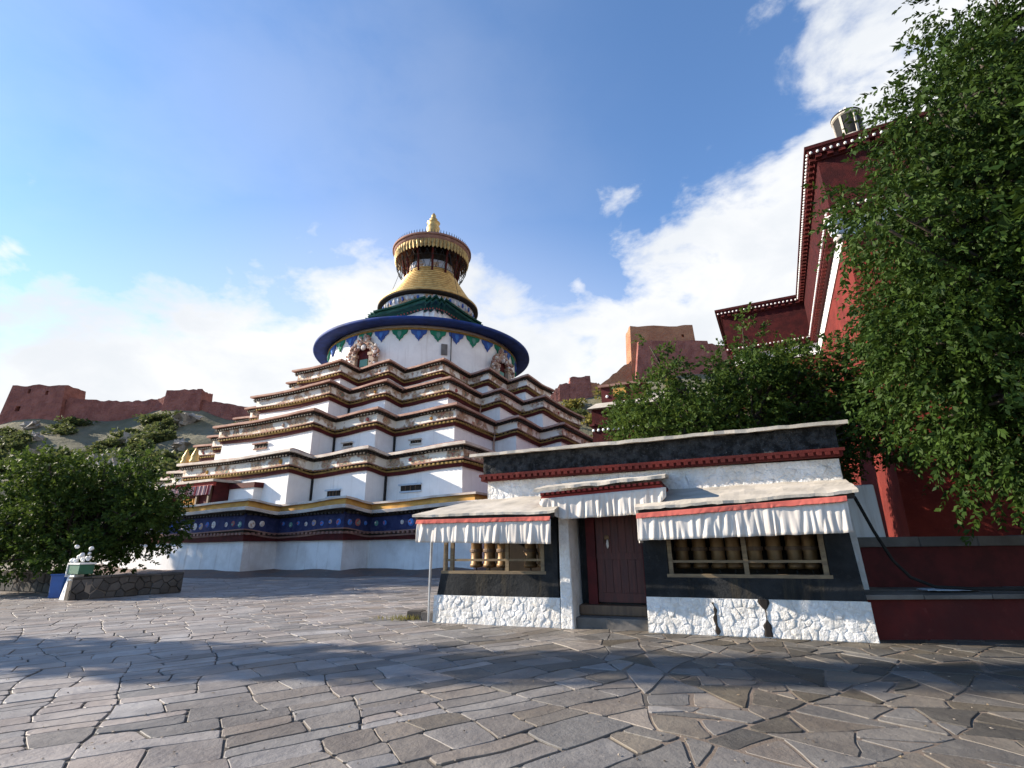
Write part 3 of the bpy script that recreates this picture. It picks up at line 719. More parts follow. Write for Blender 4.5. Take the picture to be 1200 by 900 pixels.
    window(6.88, 17.78-.62, 8.88, .9, .22, M['stupa_slab']); window(11.67, 15.72-.62, 8.95, .95, .22, M['stupa_slab'])
    window(-.26, 19.88-.62, 9.15, 1.5, .32, M['dark_slab'])
    # ---- shrine porch on the first deck
    pc = MB().box(-4.6, .6, -23.0, -21.05, 4.3, 6.0).build('porch', M['maroon'], root)
    MB().box(-4.9, .9, -23.35, -20.9, 6.0, 6.16).build('porch_roof', M['stupa_slab'], pc)
    MB().box(-4.75, .75, -23.2, -23.005, 5.72, 5.99).build('lintel', M['bright_red'], pc)
    cu = MB()
    for i in range(60):
        x = -4.7+5.4*i/59; cu.v += [(x, -23.24-.05*math.sin(i*1.3), 5.75), (x, -23.28-.08*math.sin(i*1.3), 5.12)]
    for i in range(59): cu.f.append((2*i, 2*i+2, 2*i+3, 2*i+1)); cu.mi.append(0)
    c = cu.build('curtain', M['striped_cloth'], pc); c.modifiers.new('t', 'SOLIDIFY').thickness = .02
    for x in (-4.4, -3.1, -1.0, .35): MB().box(x-.09, x+.09, -23.2, -23.02, 4.3, 5.7).build('post', M['wood'], pc)
    for i in range(7): MB().box(-2.9+i*.27, -2.8+i*.27, -23.12, -23.03, 4.3, 4.95).build('baluster', M['ochre'], pc)
    bx = MB().box(.65, 3.3, -21.9, -20.95, 4.3, 5.55).build('side_chamber', M['whitewash'], root)
    MB().box(.6, 3.45, -22.0, -20.9, 5.55, 5.9).build('red_cornice', M['maroon'], bx)
    # ---- gilt finials standing on the second roof
    for q in (-6.5, -5.3):
        MB().lathe([(.05, 7.9), (.34, 7.95), (.36, 8.15), (.26, 8.35), (.30, 8.5), (.2, 8.75), (.06, 9.1), (.01, 9.25)], 14, (q, -21.3)).build('roof_finial', M['gold'], root, smooth=True)
    # ---- drum
    iw = Matrix.Rotation(TH, 3, 'Z')
    def lean(z):
        d = .10 if z < 22 else .10+.39*min(1, (z-22)/12)
        v = iw @ Vector((d, 0, 0)); return (v.x, v.y)
    MB().lathe([(10.2, 16.9), (10.45, 17.5), (10.55, 21.6), (10.3, 22.4)], 96, lean=lean).build('drum', M['whitewash'], root, smooth=True)
    MB().lathe([(10.62, 21.60), (10.72, 21.62), (10.72, 21.80), (10.62, 21.82)], 96, lean=lean, closed=True).build('yellow_ring', M['yellow_trim'], root, smooth=True)
    MB().lathe([(10.6, 22.10), (11.4, 22.05), (12.1, 22.0), (12.26, 22.10), (12.22, 22.34), (11.8, 22.45), (9.0, 22.9), (5.0, 23.3), (5.0, 22.9), (10.4, 22.4)], 120, lean=lean, closed=True).build('blue_rim', M['blue'], root, smooth=True)
    N = 36
    for i in range(N):
        a0 = 2*math.pi*(i+.06)/N; a1 = 2*math.pi*(i+.94)/N; am = (a0+a1)/2; cx, cy = lean(21); mtl = M['lotus_green'] if i % 2 else M['lotus_blue']
        P = lambda a, r, z: (cx+r*math.cos(a), cy+r*math.sin(a), z)
        w = a1-a0; b = MB()
        out = [(a0, 21.58), (a0+.06*w, 21.25), (a0+.26*w, 21.02), (a0+.30*w, 20.82), (am-.06*w, 20.62), (am, 20.42), (am+.06*w, 20.62), (a1-.30*w, 20.82), (a1-.26*w, 21.02), (a1-.06*w, 21.25), (a1, 21.58)]
        b.v = [P(a, 10.57, z) for a, z in out]+[P(am+(a-am)*.93, 10.70, 21.55+(z-21.55)*.93) for a, z in out]; n = len(out)
        b.f = [(j, j+1, n+j+1, n+j) for j in range(n-1)]+[tuple(range(n, 2*n))]+[(0, n, 2*n-1, n-1)]; b.mi = [0]*len(b.f)
        pt = b.build('lotus_pendant', mtl, root)
        c2 = MB(); c2.v = [P(am-.10*w, 10.71, 21.45), P(am+.10*w, 10.71, 21.45), P(am+.12*w, 10.76, 21.1), P(am, 10.74, 20.75), P(am-.12*w, 10.76, 21.1)]; c2.f = [(0, 1, 2, 3, 4)]; c2.mi = [0]
        c2.build('petal', M['medal_green'] if i % 2 else M['medal_blue'], pt).modifiers.new('t', 'SOLIDIFY').thickness = .03
    # drum window and lightning cable
    def on_drum(ang, r=10.58): 
        cx, cy = lean(19); return (cx+r*math.cos(ang), cy+r*math.sin(ang))
    aw = R(-41.5)
    x, y = on_drum(aw); t = Vector((-math.sin(aw), math.cos(aw), 0)); nrm = Vector((math.cos(aw), math.sin(aw), 0))
    MB().obox((x, y, 19.75), t*.30, nrm*.06, (0, 0, .55)).build('drum_window', M['grey_stone'], root)
    x, y = on_drum(R(-38), 10.66); MB().tube([(x, y, 21.6), (x, y, 19), (x*.99, y*.99, 17.2)], .045, 6).build('cable', M['iron'], root)
    # four portals with moulded arches
    for ang in (-90, 0, 90, 180):
        a = R({-90: -84, 0: -4}.get(ang, ang)); k_ = 1.15; T = Vector((-math.sin(a), math.cos(a), 0)); Nn = Vector((math.cos(a), math.sin(a), 0)); cx, cy = lean(19); O = Vector((cx, cy, 0))+Nn*10.45
        pb = MB(); rg = random.Random(ang)
        W = lambda u, w, z: tuple(O+T*u*k_+Nn*w*k_+Vector((0, 0, 17.0+(z-17.0)*k_)))
        for sx in (-1, 1):
            pb.obox(W(sx*.95, .25, 17.9), T*.28, Nn*.36, (0, 0, 1.17))
            pb.obox(W(sx*.95, .25, 18.9), T*.39, Nn*.43, (0, 0, .15))
        for i in range(11):
            t0 = math.pi*i/11; t1 = math.pi*(i+1)/11
            pb.hexa([W(.85*math.cos(t0), .0, 18.9+.95*math.sin(t0)), W(1.25*math.cos(t0), .0, 18.9+1.45*math.sin(t0)), W(1.25*math.cos(t0), .5, 18.9+1.45*math.sin(t0)), W(.85*math.cos(t0), .5, 18.9+.95*math.sin(t0)),
                     W(.85*math.cos(t1), .0, 18.9+.95*math.sin(t1)), W(1.25*math.cos(t1), .0, 18.9+1.45*math.sin(t1)), W(1.25*math.cos(t1), .5, 18.9+1.45*math.sin(t1)), W(.85*math.cos(t1), .5, 18.9+.95*math.sin(t1))])
        po = pb.build('portal', M['torana'], root)
        MB().obox(W(0, .08, 18.3), T*.96, Nn*.12, (0, 0, 1.55)).build('niche', M['maroon'], po)
        MB().obox(W(0, .24, 18.25), T*.44, Nn*.08, (0, 0, .36)).build('niche_panel', M['medal_green'], po)
        og = MB()
        for i in range(110):
            t_ = math.pi*(i+.5)/110*1.0; rr = rg.uniform(.95, 1.75); k = 1.0 if abs(math.cos(t_)) < .35 else .8
            og.blob(W(rr*math.cos(t_)*1.0, rg.uniform(.3, .6), 18.6+(rr+.25)*math.sin(t_)*k), rg.uniform(.08, .19), 6, 4, rg.choice((0, 1, 1, 3, 3)), .2, i)
        for i in range(36):
            sx = rg.choice((-1, 1)); og.blob(W(sx*rg.uniform(.8, 1.5), rg.uniform(.3, .6), rg.uniform(17.2, 19.0)), rg.uniform(.08, .18), 6, 4, rg.choice((0, 1, 2, 3)), .2, i)
        og.blob(W(0, .3, 20.55), (.20, .2, .45), 7, 6, 1); og.blob(W(0, .3, 20.1), (.3, .25, .25), 7, 6, 2); og.blob(W(0, .45, 19.6), (.3, .2, .3), 7, 6, 0)
        og.build('moulded_scrolls', [M['medal_white'], M['medal_tan'], M['medal_red'], M['dark_slab']], po, kind='stuff')
    # ---- harmika: redented block with dark green cornices and painted eyes
    hs = [3.7, 4.3, 4.9, 5.1, 5.3]
    def shift(r): 
        out = []
        for x, y, z in r:
            cx, cy = lean(z); out.append((x+cx, y+cy, z))
        return out
    rr = lambda d, z: shift(ring(hs, d, z))
    MB().loft([rr(-.6, 22.8), rr(-.65, 26.3), rr(-2.5, 26.3), rr(-2.5, 22.8)]).build('harmika', M['whitewash'], root)
    MB().loft([rr(-.5, 26.0), rr(-.25, 26.2), rr(.0, 26.35), rr(-1.0, 26.35), rr(-1.0, 26.0)]).build('harmika_cornice', M['dark_green'], root)
    MB().loft([rr(.30, 26.36), rr(.40, 26.50), rr(-1.0, 26.62), rr(-1.0, 26.36)]).build('harmika_cornice', M['dark_green'], root)
    MB().loft([rr(-.35, 26.60), rr(-.30, 27.1), rr(-1.2, 27.1), rr(-1.2, 26.60)]).build('harmika_band', M['dark_green'], root)
    MB().loft([rr(-.05, 27.1), rr(.05, 27.24), rr(-2.2, 27.5), rr(-2.2, 27.1)]).build('harmika_cornice', M['dark_green'], root)
    hb = MB(); hd = hs
    def bead(x, y, tx, ty): 
        cx, cy = lean(26.2); hb.blob((x+cx, y+cy, 26.05), .10, 6, 4, 0)
    along(hd, -.30, .45, bead); hb.build('harmika_beads', M['medal_red'], root, kind='stuff')
    # painted eyes on each face
    for k in range(4):
        a = R(90*k-90); T = Vector((-math.sin(a), math.cos(a), 0)); Nn = Vector((math.cos(a), math.sin(a), 0)); cx, cy = lean(25); O = Vector((cx, cy, 0))+Nn*4.70
        for sx in (-1, 1):
            eb = MB(); pts = [(u, .16*math.sin(math.pi*(u+.45)/.9)) for u in [-.45+.9*i/8 for i in range(9)]]
            vs = [O+T*(sx*.45+u*.75)+Nn*.02+Vector((0, 0, 25.3+v)) for u, v in pts]+[O+T*(sx*.45+u*.75)+Nn*.02+Vector((0, 0, 25.3-v*.5)) for u, v in pts[::-1][1:-1]]
            eb.add(vs, [tuple(range(len(vs)))]); eb.build('painted_eye', M['medal_blue'], root).modifiers.new('t', 'SOLIDIFY').thickness = .03
    # ---- lotus ring and thirteen gilt rings
    MB().lathe([(5.0, 27.2), (5.35, 27.3), (5.45, 28.15), (5.0, 28.25)], 72, lean=lean).build('painted_ring', M['harmika_paint'], root, smooth=True)
    lp = MB()
    for i in range(56):
        a = 2*math.pi*i/56; cx, cy = lean(27.8); c, sn = math.cos(a), math.sin(a); lp.blob((cx+5.42*c, cy+5.42*sn, 27.75), (.16, .16, .28), 6, 5, i % 3)
    lp.build('ring_petals', [M['pale_blue'], M['lotus_blue'], M['medal_white']], root, kind='stuff')
    MB().lathe([(5.3, 28.22), (5.98, 28.3), (5.98, 28.42), (5.3, 28.5)], 72, lean=lean).build('dark_ring', M['dark_wood'], root, smooth=True)
    for i in range(13):
        z = 28.44+i*.365; t = i/13; r = 5.92-3.2*(t**.80)
        MB().lathe([(r-.5, z+.03), (r-.10, z+.03), (r+.04, z+.10), (r+.02, z+.26), (r-.16, z+.345), (r-.6, z+.345)], 64, lean=lean).build('spire_ring', M['gold'], root, smooth=True)
    # ---- gallery under the parasol
    MB().lathe([(2.3, 33.1), (2.6, 33.2), (2.75, 33.5), (2.7, 34.2), (2.4, 34.4)], 48, lean=lean).build('painted_collar', M['harmika_paint'], root, smooth=True)
    cb = MB()
    for i in range(40):
        a = 2*math.pi*i/40; cx, cy = lean(33.3); cb.blob((cx+2.72*math.cos(a), cy+2.72*math.sin(a), 33.2), .11, 6, 4)
    cb.build('collar_beads', M['medal_white'], root, kind='stuff')
    MB().lathe([(1.2, 34.3), (2.4, 34.35), (2.2, 36.4), (1.2, 36.4)], 40, lean=lean).build('core', M['dark_wood'], root, smooth=True)
    for i in range(12):
        a = 2*math.pi*(i+.3)/12; cx, cy = lean(34); c, sn = math.cos(a), math.sin(a)
        MB().tube([(cx+3.1*c, cy+3.1*sn, 32.3), (cx+3.6*c, cy+3.6*sn, 35.8)], .13, 8).build('post', M['red_paint'], root)
    lat = MB()
    for i in range(30):
        a = 2*math.pi*i/30; cx, cy = lean(34); 
        for sg in (-1, 1):
            pts = [(cx+(4.3-.75*t*t)*math.cos(a+sg*t*.16), cy+(4.3-.75*t*t)*math.sin(a+sg*t*.16), 34.7-2.0*t) for t in (0, .33, .66, 1)]
            lat.tube(pts, .026, 4)
    for z, r in ((34.0, 4.25), (33.4, 4.0), (32.7, 3.56)):
        cx, cy = lean(z); lat.tube([(cx+r*math.cos(t*math.pi/24), cy+r*math.sin(t*math.pi/24), z) for t in range(49)], .03, 4)
    lat.build('lattice', M['iron'], root, kind='stuff')
    # ---- parasol with scalloped gilt valance
    MB().lathe([(4.15, 35.75), (4.45, 35.7), (4.72, 36.2), (4.75, 36.5), (4.5, 36.75), (2.5, 37.7), (1.0, 38.2), (.6, 38.2), (.6, 36.6), (4.2, 36.2)], 72, lean=lean, closed=True).build('parasol', M['dark_slab'], root, smooth=True)
    MB().lathe([(4.76, 36.22), (4.86, 36.28), (4.86, 36.5), (4.76, 36.56)], 72, lean=lean, closed=True).build('gilt_rim', M['dark_slab'], root, smooth=True)
    va = MB(); n = 60
    for i in range(n):
        a = 2*math.pi*(i+.5)/n; cx, cy = lean(35.5); c, sn = math.cos(a), math.sin(a); hw = .215
        T = Vector((-sn, c, 0)); O = Vector((cx+4.52*c, cy+4.52*sn, 0)); Nn = Vector((c, sn, 0))
        vs = [O+T*-hw+Vector((0, 0, 36.0)), O+T*hw+Vector((0, 0, 36.0)), O+T*hw*.95-Nn*.10+Vector((0, 0, 35.0)), O-Nn*.04+Vector((0, 0, 34.68)), O-T*hw*.95-Nn*.10+Vector((0, 0, 35.0)), O+Nn*.09+Vector((0, 0, 35.3))]
        va.add(vs, [(0, 1, 5), (1, 2, 5), (2, 3, 5), (3, 4, 5), (4, 0, 5)])
    va.build('valance', M['gold_dull'], root, kind='stuff')
    cr = MB()
    for i in range(80):
        a = 2*math.pi*i/80; cx, cy = lean(36.8); c, sn = math.cos(a), math.sin(a); cr.tube([(cx+4.5*c, cy+4.5*sn, 36.7), (cx+4.52*c, cy+4.52*sn, 37.1)], [.06, .03], 4)
    cr.build('rim_spikes', M['iron'], root, kind='stuff')
    cx, cy = lean(40); cx += .0
    MB().lathe([(.5, 38.1), (.75, 38.3), (.95, 38.7), (.78, 39.7), (.85, 40.2), (.62, 40.7), (.85, 40.95), (.4, 41.2), (.5, 41.5), (.25, 41.8), (.3, 42.05), (.05, 42.5)], 28, (cx, cy)).build('finial', M['gold'], root, smooth=True)
    for a in (R(-165), R(-25)):
        c, sn = math.cos(a), math.sin(a); MB().tube([(cx+4.3*c, cy+4.3*sn, 34.5), (cx+7*c, cy+7*sn, 27)], .03, 4).build('stay_wire', M['iron'], root)
build_stupa()

# ================================================================ PRAYER WHEEL HOUSE
HA = R(21)
def build_house():
    H = empty('prayer_wheel_house', (1.73, 10.82, 0), -HA, 'low white and black house with covered prayer wheel galleries and red door', 'house')
    rg = random.Random(21)
    def rubble(u0, u1, z0, z1, w, cell, name='stone', batter=0.0, rise=0.0, m='rough_white'):
        nu = max(2, int((u1-u0)/cell)); nz = max(1, int((z1-z0)/cell)); sd = []
        for i in range(nu):
            for j in range(nz): sd.append((u0+(u1-u0)*(i+.5+rg.uniform(-.42, .42)+(.25 if j % 2 else -.25))/nu, z0+(z1-z0)*(j+.5+rg.uniform(-.4, .4))/nz))
        sd = [(min(max(a, u0+.01), u1-.01), b) for a, b in sd]
        for (su, sz), p in zip(sd, voronoi(sd, (u0, u1, z0, z1))):
            p = clean(p, .02)
            if len(p) < 3: continue
            n = len(p); hgt = rg.uniform(.004, .015); cu = sum(a for a, b in p)/n; cz = sum(b for a, b in p)/n
            tu, tz = rg.uniform(-.06, .06), rg.uniform(-.06, .06)
            W = lambda z: w+batter*(z-z0)
            v = [(a, W(b)-.004, b+rise*(a-u0)) for a, b in p]
            v += [(cu+(a-cu)*.90, W(b)-hgt*.8-(a-cu)*tu-(b-cz)*tz, cz+(b-cz)*.90+rise*(a-u0)) for a, b in p]
            v += [(cu+(a-cu)*.55, W(b)-hgt-(a-cu)*tu-(b-cz)*tz, cz+(b-cz)*.55+rise*(a-u0)) for a, b in p]
            f = [(i, (i+1) % n, n+(i+1) % n, n+i) for i in range(n)]+[(n+i, n+(i+1) % n, 2*n+(i+1) % n, 2*n+i) for i in range(n)]+[tuple(range(2*n, 3*n))]
            MB().add(v, f).build(name, M[m], H, smooth=True)
    # ---- left gallery: plinth and parapet wall below the wheels
    MB().hexa([(-3.78, .0, -.05), (-.87, .0, -.05), (-.87, 1.3, -.05), (-3.78, 1.3, -.05), (-3.70, .03, .56), (-.88, .03, .56), (-.88, 1.3, .56), (-3.70, 1.3, .56)]).build('plinth', M['rough_white'], H)
    rubble(-3.77, -.88, 0, .55, .0, .125, batter=.05)
    MB().hexa([(-3.70, .028, .56), (-.90, .028, .56), (-.90, .42, .56), (-3.70, .42, .56), (-3.62, .05, 1.0), (-.92, .05, 1.0), (-.92, .42, 1.0), (-3.62, .42, 1.0)]).build('parapet_wall', M['black_wash'], H)
    MB().hexa([(-1.20, .05, 1.0), (-.92, .05, 1.0), (-.92, .42, 1.0), (-1.20, .42, 1.0), (-1.20, .10, 2.12), (-.92, .10, 2.12), (-.92, .42, 2.12), (-1.20, .42, 2.12)]).build('wall_pier', M['black_wash'], H)
    # ---- right gallery
    MB().hexa([(.82, .0, -.05), (4.50, .0, -.05), (4.50, 1.3, -.05), (.82, 1.3, -.05), (.83, .03, .62), (4.44, .03, .62), (4.44, 1.3, .62), (.83, 1.3, .62)]).build('plinth', M['rough_white'], H)
    rubble(.83, 4.48, 0, .61, .0, .135, batter=.05)
    MB().hexa([(.83, .028, .62), (4.44, .028, .62), (4.44, .42, .62), (.83, .42, .62), (.83, .05, .97), (4.42, .05, .97), (4.42, .42, .97), (.83, .42, .97)]).build('parapet_wall', M['black_wash'], H)
    MB().hexa([(.83, .05, .97), (1.28, .05, .97), (1.28, .42, .97), (.83, .42, .97), (.83, .10, 2.14), (1.28, .10, 2.14), (1.28, .42, 2.14), (.83, .42, 2.14)]).build('wall_pier', M['black_wash'], H)
    MB().hexa([(3.98, .05, .97), (4.42, .05, .97), (4.42, 1.2, .97), (3.98, 1.2, .97), (3.98, .10, 2.28), (4.36, .10, 2.28), (4.36, 1.2, 2.28), (3.98, 1.2, 2.28)]).build('wall_pier', M['black_wash'], H)
    # stains of rust-brown water below the right window
    for (u, w_, z0, z1) in ((2.02, .05, .02, .55), (2.86, .07, .02, .62)):
        b = MB(); n = 24
        for i in range(n+1):
            t = i/n; z = z0+(z1-z0)*t; k = w_*max(.12, .55+1.1*mnoise.noise(Vector((u*3, t*5, 2)))); c = u+.05*mnoise.noise(Vector((u*3, t*2, 8)))+(.5-t)*.04
            b.v += [(c-k, -.012+.05*z, z), (c+k, -.012+.05*z, z), (c+k*.6, -.024+.05*z, z), (c-k*.6, -.024+.05*z, z)]
        for i in range(n):
            for a, c in ((0, 1), (1, 2), (2, 3), (3, 0)): b.f.append((4*i+a, 4*i+c, 4*i+4+c, 4*i+4+a)); b.mi.append(0)
        b.build('stain_streak', M['dark_wood'], H)
    # window openings: timber frames, rails and posts
    def frame(u0, u1, z0, z1, posts, w=.06):
        fr = MB().box(u0-.05, u1+.05, w-.03, w+.09, z0-.06, z0+.0).build('window_frame', M['frame_wood'], H)
        for u in posts: MB().box(u-.04, u+.04, w, w+.07, z0, z1).build('mullion', M['frame_wood'], fr)
        MB().box(u0, u1, w+.01, w+.05, z0+.20, z0+.245).build('rail', M['frame_wood'], fr)
        MB().box(u0, u1, w, w+.08, z1, z1+.10).build('head_beam', M['wood'], fr)
    frame(-3.58, -1.22, 1.06, 1.98, (-3.55, -3.38, -2.05, -1.25), .08)
    frame(1.30, 3.96, 1.03, 2.04, (1.33, 2.66, 3.93), .08)
    # gallery floors and back wall
    MB().box(-3.6, -.92, .42, 1.3, .56, .98).build('gallery_bench', M['wood'], H)
    MB().box(.83, 3.98, .42, 1.3, .62, .98).build('gallery_bench', M['wood'], H)
    MB().box(-3.02, -.93, 1.15, 1.24, .985, 2.5).build('gallery_back', M['dark_wood'], H); MB().box(.9, 3.97, 1.15, 1.24, .985, 2.5).build('gallery_back', M['dark_wood'], H)
    # ---- main wall with rubble band, red beam course, black parapet, slab
    MB().hexa([(-3.05, 1.25, -.05), (-.75, 1.25, -.05), (-.75, 4.6, -.05), (-3.05, 4.6, -.05), (-3.05, 1.32, 3.13), (-.75, 1.32, 3.13), (-.75, 4.6, 3.13), (-3.05, 4.6, 3.13)]).build('wall', M['rough_white'], H)
    MB().hexa([(.88, 1.25, -.05), (4.78, 1.25, -.05), (4.78, 4.6, -.05), (.88, 4.6, -.05), (.88, 1.32, 3.18), (4.70, 1.32, 3.18), (4.70, 4.6, 3.18), (.88, 4.6, 3.18)]).build('wall', M['rough_white'], H)
    MB().hexa([(-.75, 1.30, 2.2), (.88, 1.30, 2.2), (.88, 4.6, 2.2), (-.75, 4.6, 2.2), (-.75, 1.33, 3.16), (.88, 1.33, 3.16), (.88, 4.6, 3.16), (-.75, 4.6, 3.16)]).build('wall', M['rough_white'], H)
    rubble(-3.04, 4.70, 2.62, 3.12, 1.30, .15, rise=.008)
    rz = lambda u: .012*(u+3.2)
    def course(u0, u1, w0, w1, z0, z1, m, name):
        return MB().hexa([(u0, w0, z0+rz(u0)), (u1, w0, z0+rz(u1)), (u1, w1, z0+rz(u1)), (u0, w1, z0+rz(u0)), (u0, w0, z1+rz(u0)), (u1, w0, z1+rz(u1)), (u1, w1, z1+rz(u1)), (u0, w1, z1+rz(u0))]).build(name, m, H)
    course(-3.16, 4.76, 1.14, 4.66, 3.12, 3.22, M['red_paint'], 'red_course')
    for i in range(52):
        u = -3.06+7.7*i/51; MB().box(u-.045, u+.045, 1.08, 1.18, 3.15+rz(u), 3.215+rz(u)).build('beam_end', M['red_paint'], H)
    course(-3.20, 4.80, 1.10, 4.70, 3.22, 3.28, M['red_paint'], 'red_course')
    # brushwood parapet: uneven face
    b = MB(); nu, nz = 150, 10
    for j in range(nz+1):
        for i in range(nu+1):
            u = -3.12+7.84*i/nu; z = 3.28+.46*j/nz; b.v.append((u, 1.20-.05*mnoise.fractal(Vector((u*9, z*9, 2)), 1, 2, 3), z+rz(u)))
    for j in range(nz):
        for i in range(nu):
            a = j*(nu+1)+i; b.f.append((a, a+1, a+nu+2, a+nu+1)); b.mi.append(0)
    b.build('brushwood_face', M['black_brush'], H, smooth=True)
    course(-3.14, 4.74, 1.26, 4.6, 3.28, 3.735, M['black_brush'], 'parapet')
    # roof slab: rough-edged lime and earth
    def slab(pts_front, pts_back, thick, m, name, seed, parent=H):
        """pts: (u,w,z) left and right, front and back edge; uneven edge and top"""
        b = MB(); n = 40; k = 8
        for j in range(k+1):
            for i in range(n+1):
                t = i/n; v = j/k
                F = Vector(pts_front[0]).lerp(Vector(pts_front[1]), t); B = Vector(pts_back[0]).lerp(Vector(pts_back[1]), t); p = F.lerp(B, v)
                q = mnoise.fractal(Vector((p.x*2.1+seed, p.y*2.1, seed*3)), 1, 2, 4)
                p.z += .022*q
                if j == 0: p.y += .035*mnoise.noise(Vector((p.x*4, seed, 1))); p.z -= .02
                if i in (0, n): p.x += .03*mnoise.noise(Vector((p.y*5, seed, 4)))
                b.v.append(tuple(p))
        top = len(b.v); b.v += [(x, y, z-thick*(.8+.35*abs(mnoise.noise(Vector((x*5, y*5, seed)))))) for x, y, z in b.v]
        w_ = n+1
        for j in range(k):
            for i in range(n):
                a = j*w_+i; b.f.append((a, a+1, a+w_+1, a+w_)); b.f.append((top+a, top+a+w_, top+a+w_+1, top+a+1)); b.mi += [0, 0]
        for i in range(n):
            b.f.append((i, top+i, top+i+1, i+1)); a = k*w_+i; b.f.append((a, a+1, top+a+1, top+a)); b.mi += [0, 0]
        for j in range(k):
            a = j*w_; b.f.append((a, a+w_, top+a+w_, top+a)); a += n; b.f.append((a, top+a, top+a+w_, a+w_)); b.mi += [0, 0]
        return b.build(name, m, parent)
    slab([(-3.42, .98, 3.82), (4.92, .98, 3.92)], [(-3.30, 4.8, 4.10), (4.86, 4.8, 4.18)], .085, M['slab'], 'roof_slab', 1)
    # ---- gallery roofs
    def awning(u0, u1, zf0, zf1, zb, w0, w1, seed, ur=None):
        s = slab([(u0, w0, zf0), (u1, w0, zf1)], [(ur[0] if ur else u0, w1, zb), (ur[1] if ur else u1, w1, zb+.05)], .06, M['slab'], 'awning_roof', seed)
        MB().hexa([(u0+.05, w0+.06, zf0-.15), (u1-.05, w0+.06, zf1-.15), (u1-.05, w0+.16, zf1-.15), (u0+.05, w0+.16, zf0-.15), (u0+.05, w0+.06, zf0-.075), (u1-.05, w0+.06, zf1-.075), (u1-.05, w0+.16, zf1-.05), (u0+.05, w0+.16, zf0-.05)]).build('edge_board', M['dark_wood'], s)
        n = int((u1-u0)/.42)
        for i in range(n):
            t = (i+.5)/n; u = u0+(u1-u0)*t; zf = zf0+(zf1-zf0)*t
            MB().hexa([(u-.035, w0+.17, zf-.16), (u+.035, w0+.17, zf-.16), (u+.035, w1, zb-.17), (u-.035, w1, zb-.17), (u-.035, w0+.17, zf-.06), (u+.035, w0+.17, zf-.06), (u+.035, w1, zb-.085), (u-.035, w1, zb-.085)]).build('rafter', M['dark_wood'], s)
    awning(-4.02, -.74, 2.27, 2.26, 2.68, -.62, 1.30, 3, (-3.30, -.74))
    awning(.84, 4.50, 2.26, 2.42, 2.72, -.62, 1.30, 4, (.84, 4.74))
    # middle porch roof with red beam course
    s = slab([(-1.22, -.46, 2.72), (1.44, -.46, 2.86)], [(-1.22, 1.30, 2.98), (1.36, 1.30, 3.04)], .07, M['slab'], 'porch_roof', 7)
    mz = lambda u: .05*(u+1.15)
    for (za, zb_, ww, mm) in ((2.555, 2.615, -.34, M['red_paint']), (2.50, 2.55, -.30, M['bright_red'])):
        MB().hexa([(-1.12, ww, za+mz(-1.12)), (1.34, ww, za+mz(1.34)), (1.34, 1.25, za+mz(1.34)), (-1.12, 1.25, za+mz(-1.12)), (-1.12, ww, zb_+mz(-1.12)), (1.34, ww, zb_+mz(1.34)), (1.34, 1.25, zb_+mz(1.34)), (-1.12, 1.25, zb_+mz(-1.12))]).build('red_beam', mm, s)
    for i in range(22):
        u = -1.06+2.34*i/21; MB().box(u-.03, u+.03, -.40, -.345, 2.565+mz(u), 2.61+mz(u)).build('beam_end', M['bright_red'], s)
    # ---- door recess
    MB().hexa([(-.87, -.02, -.05), (-.60, -.02, -.05), (-.60, 1.30, -.05), (-.87, 1.30, -.05), (-.86, .03, 2.50), (-.66, .03, 2.50), (-.66, 1.30, 2.50), (-.86, 1.30, 2.50)]).build('door_pillar', M['rough_white'], H, bevel=.03)
    MB().box(-.59, .815, .75, 1.29, .40, 2.5).build('recess_wall', M['black_wash'], H)
    st = MB().box(-.595, .815, .14, .74, -.05, .20).build('doorstep', M['grey_stone'], H, bevel=.02)
    MB().box(-.595, .815, .44, .74, .204, .40).build('threshold', M['wood'], H, bevel=.02)
    d = MB().box(-.22, .74, .66, .745, .44, 2.34).build('door', M['door_red'], H)
    for (a, b_, c, e) in ((-.22, .74, .44, .62), (-.22, .74, 1.28, 1.40), (-.22, .74, 2.18, 2.34)): MB().box(a, b_, .635, .657, c, e).build('door_rail', M['door_red'], d)
    for i in range(6): MB().box(-.20+i*.158, -.055+i*.158, .643, .657, .63, 1.27).build('plank', M['door_red'], d)
    for i in range(6): MB().box(-.20+i*.158, -.055+i*.158, .643, .657, 1.41, 2.17).build('plank', M['door_red'], d)
    MB().box(-.42, -.23, .58, .745, .40, 2.36).build('door_jamb', M['maroon'], H); MB().box(.745, .812, .58, .745, .40, 2.36).build('door_jamb', M['maroon'], H); MB().box(-.42, .812, .58, .745, 2.365, 2.5).build('door_lintel', M['maroon'], H)
    hn = MB(); hn.lathe([(.05, 0), (.05, .02), (.02, .03), (.01, .03)], 12); hd = hn.build('knocker', M['brass'], d); hd.data.transform(Matrix.Translation((.02, .635, 1.72)) @ Matrix.Rotation(R(90), 4, 'X'))
    rgp = [(.02+.055*math.cos(t*math.pi/8), .615, 1.66+.055*math.sin(t*math.pi/8)) for t in range(17)]; MB().tube(rgp, .009, 5).build('knocker_ring', M['brass'], d)
    cl = MB(); cl.blob((.04, .60, 1.58), (.03, .02, .09), 8, 6, 0, .4, 3); cl.build('tied_cloth', M['cloth'], d, smooth=True)
    # pipe against the left corner
    return H
house = build_house()
def HW(u, w, z=0.0):
    return Vector((1.73+u*math.cos(HA)+w*math.sin(HA), 10.82-u*math.sin(HA)+w*math.cos(HA), z))

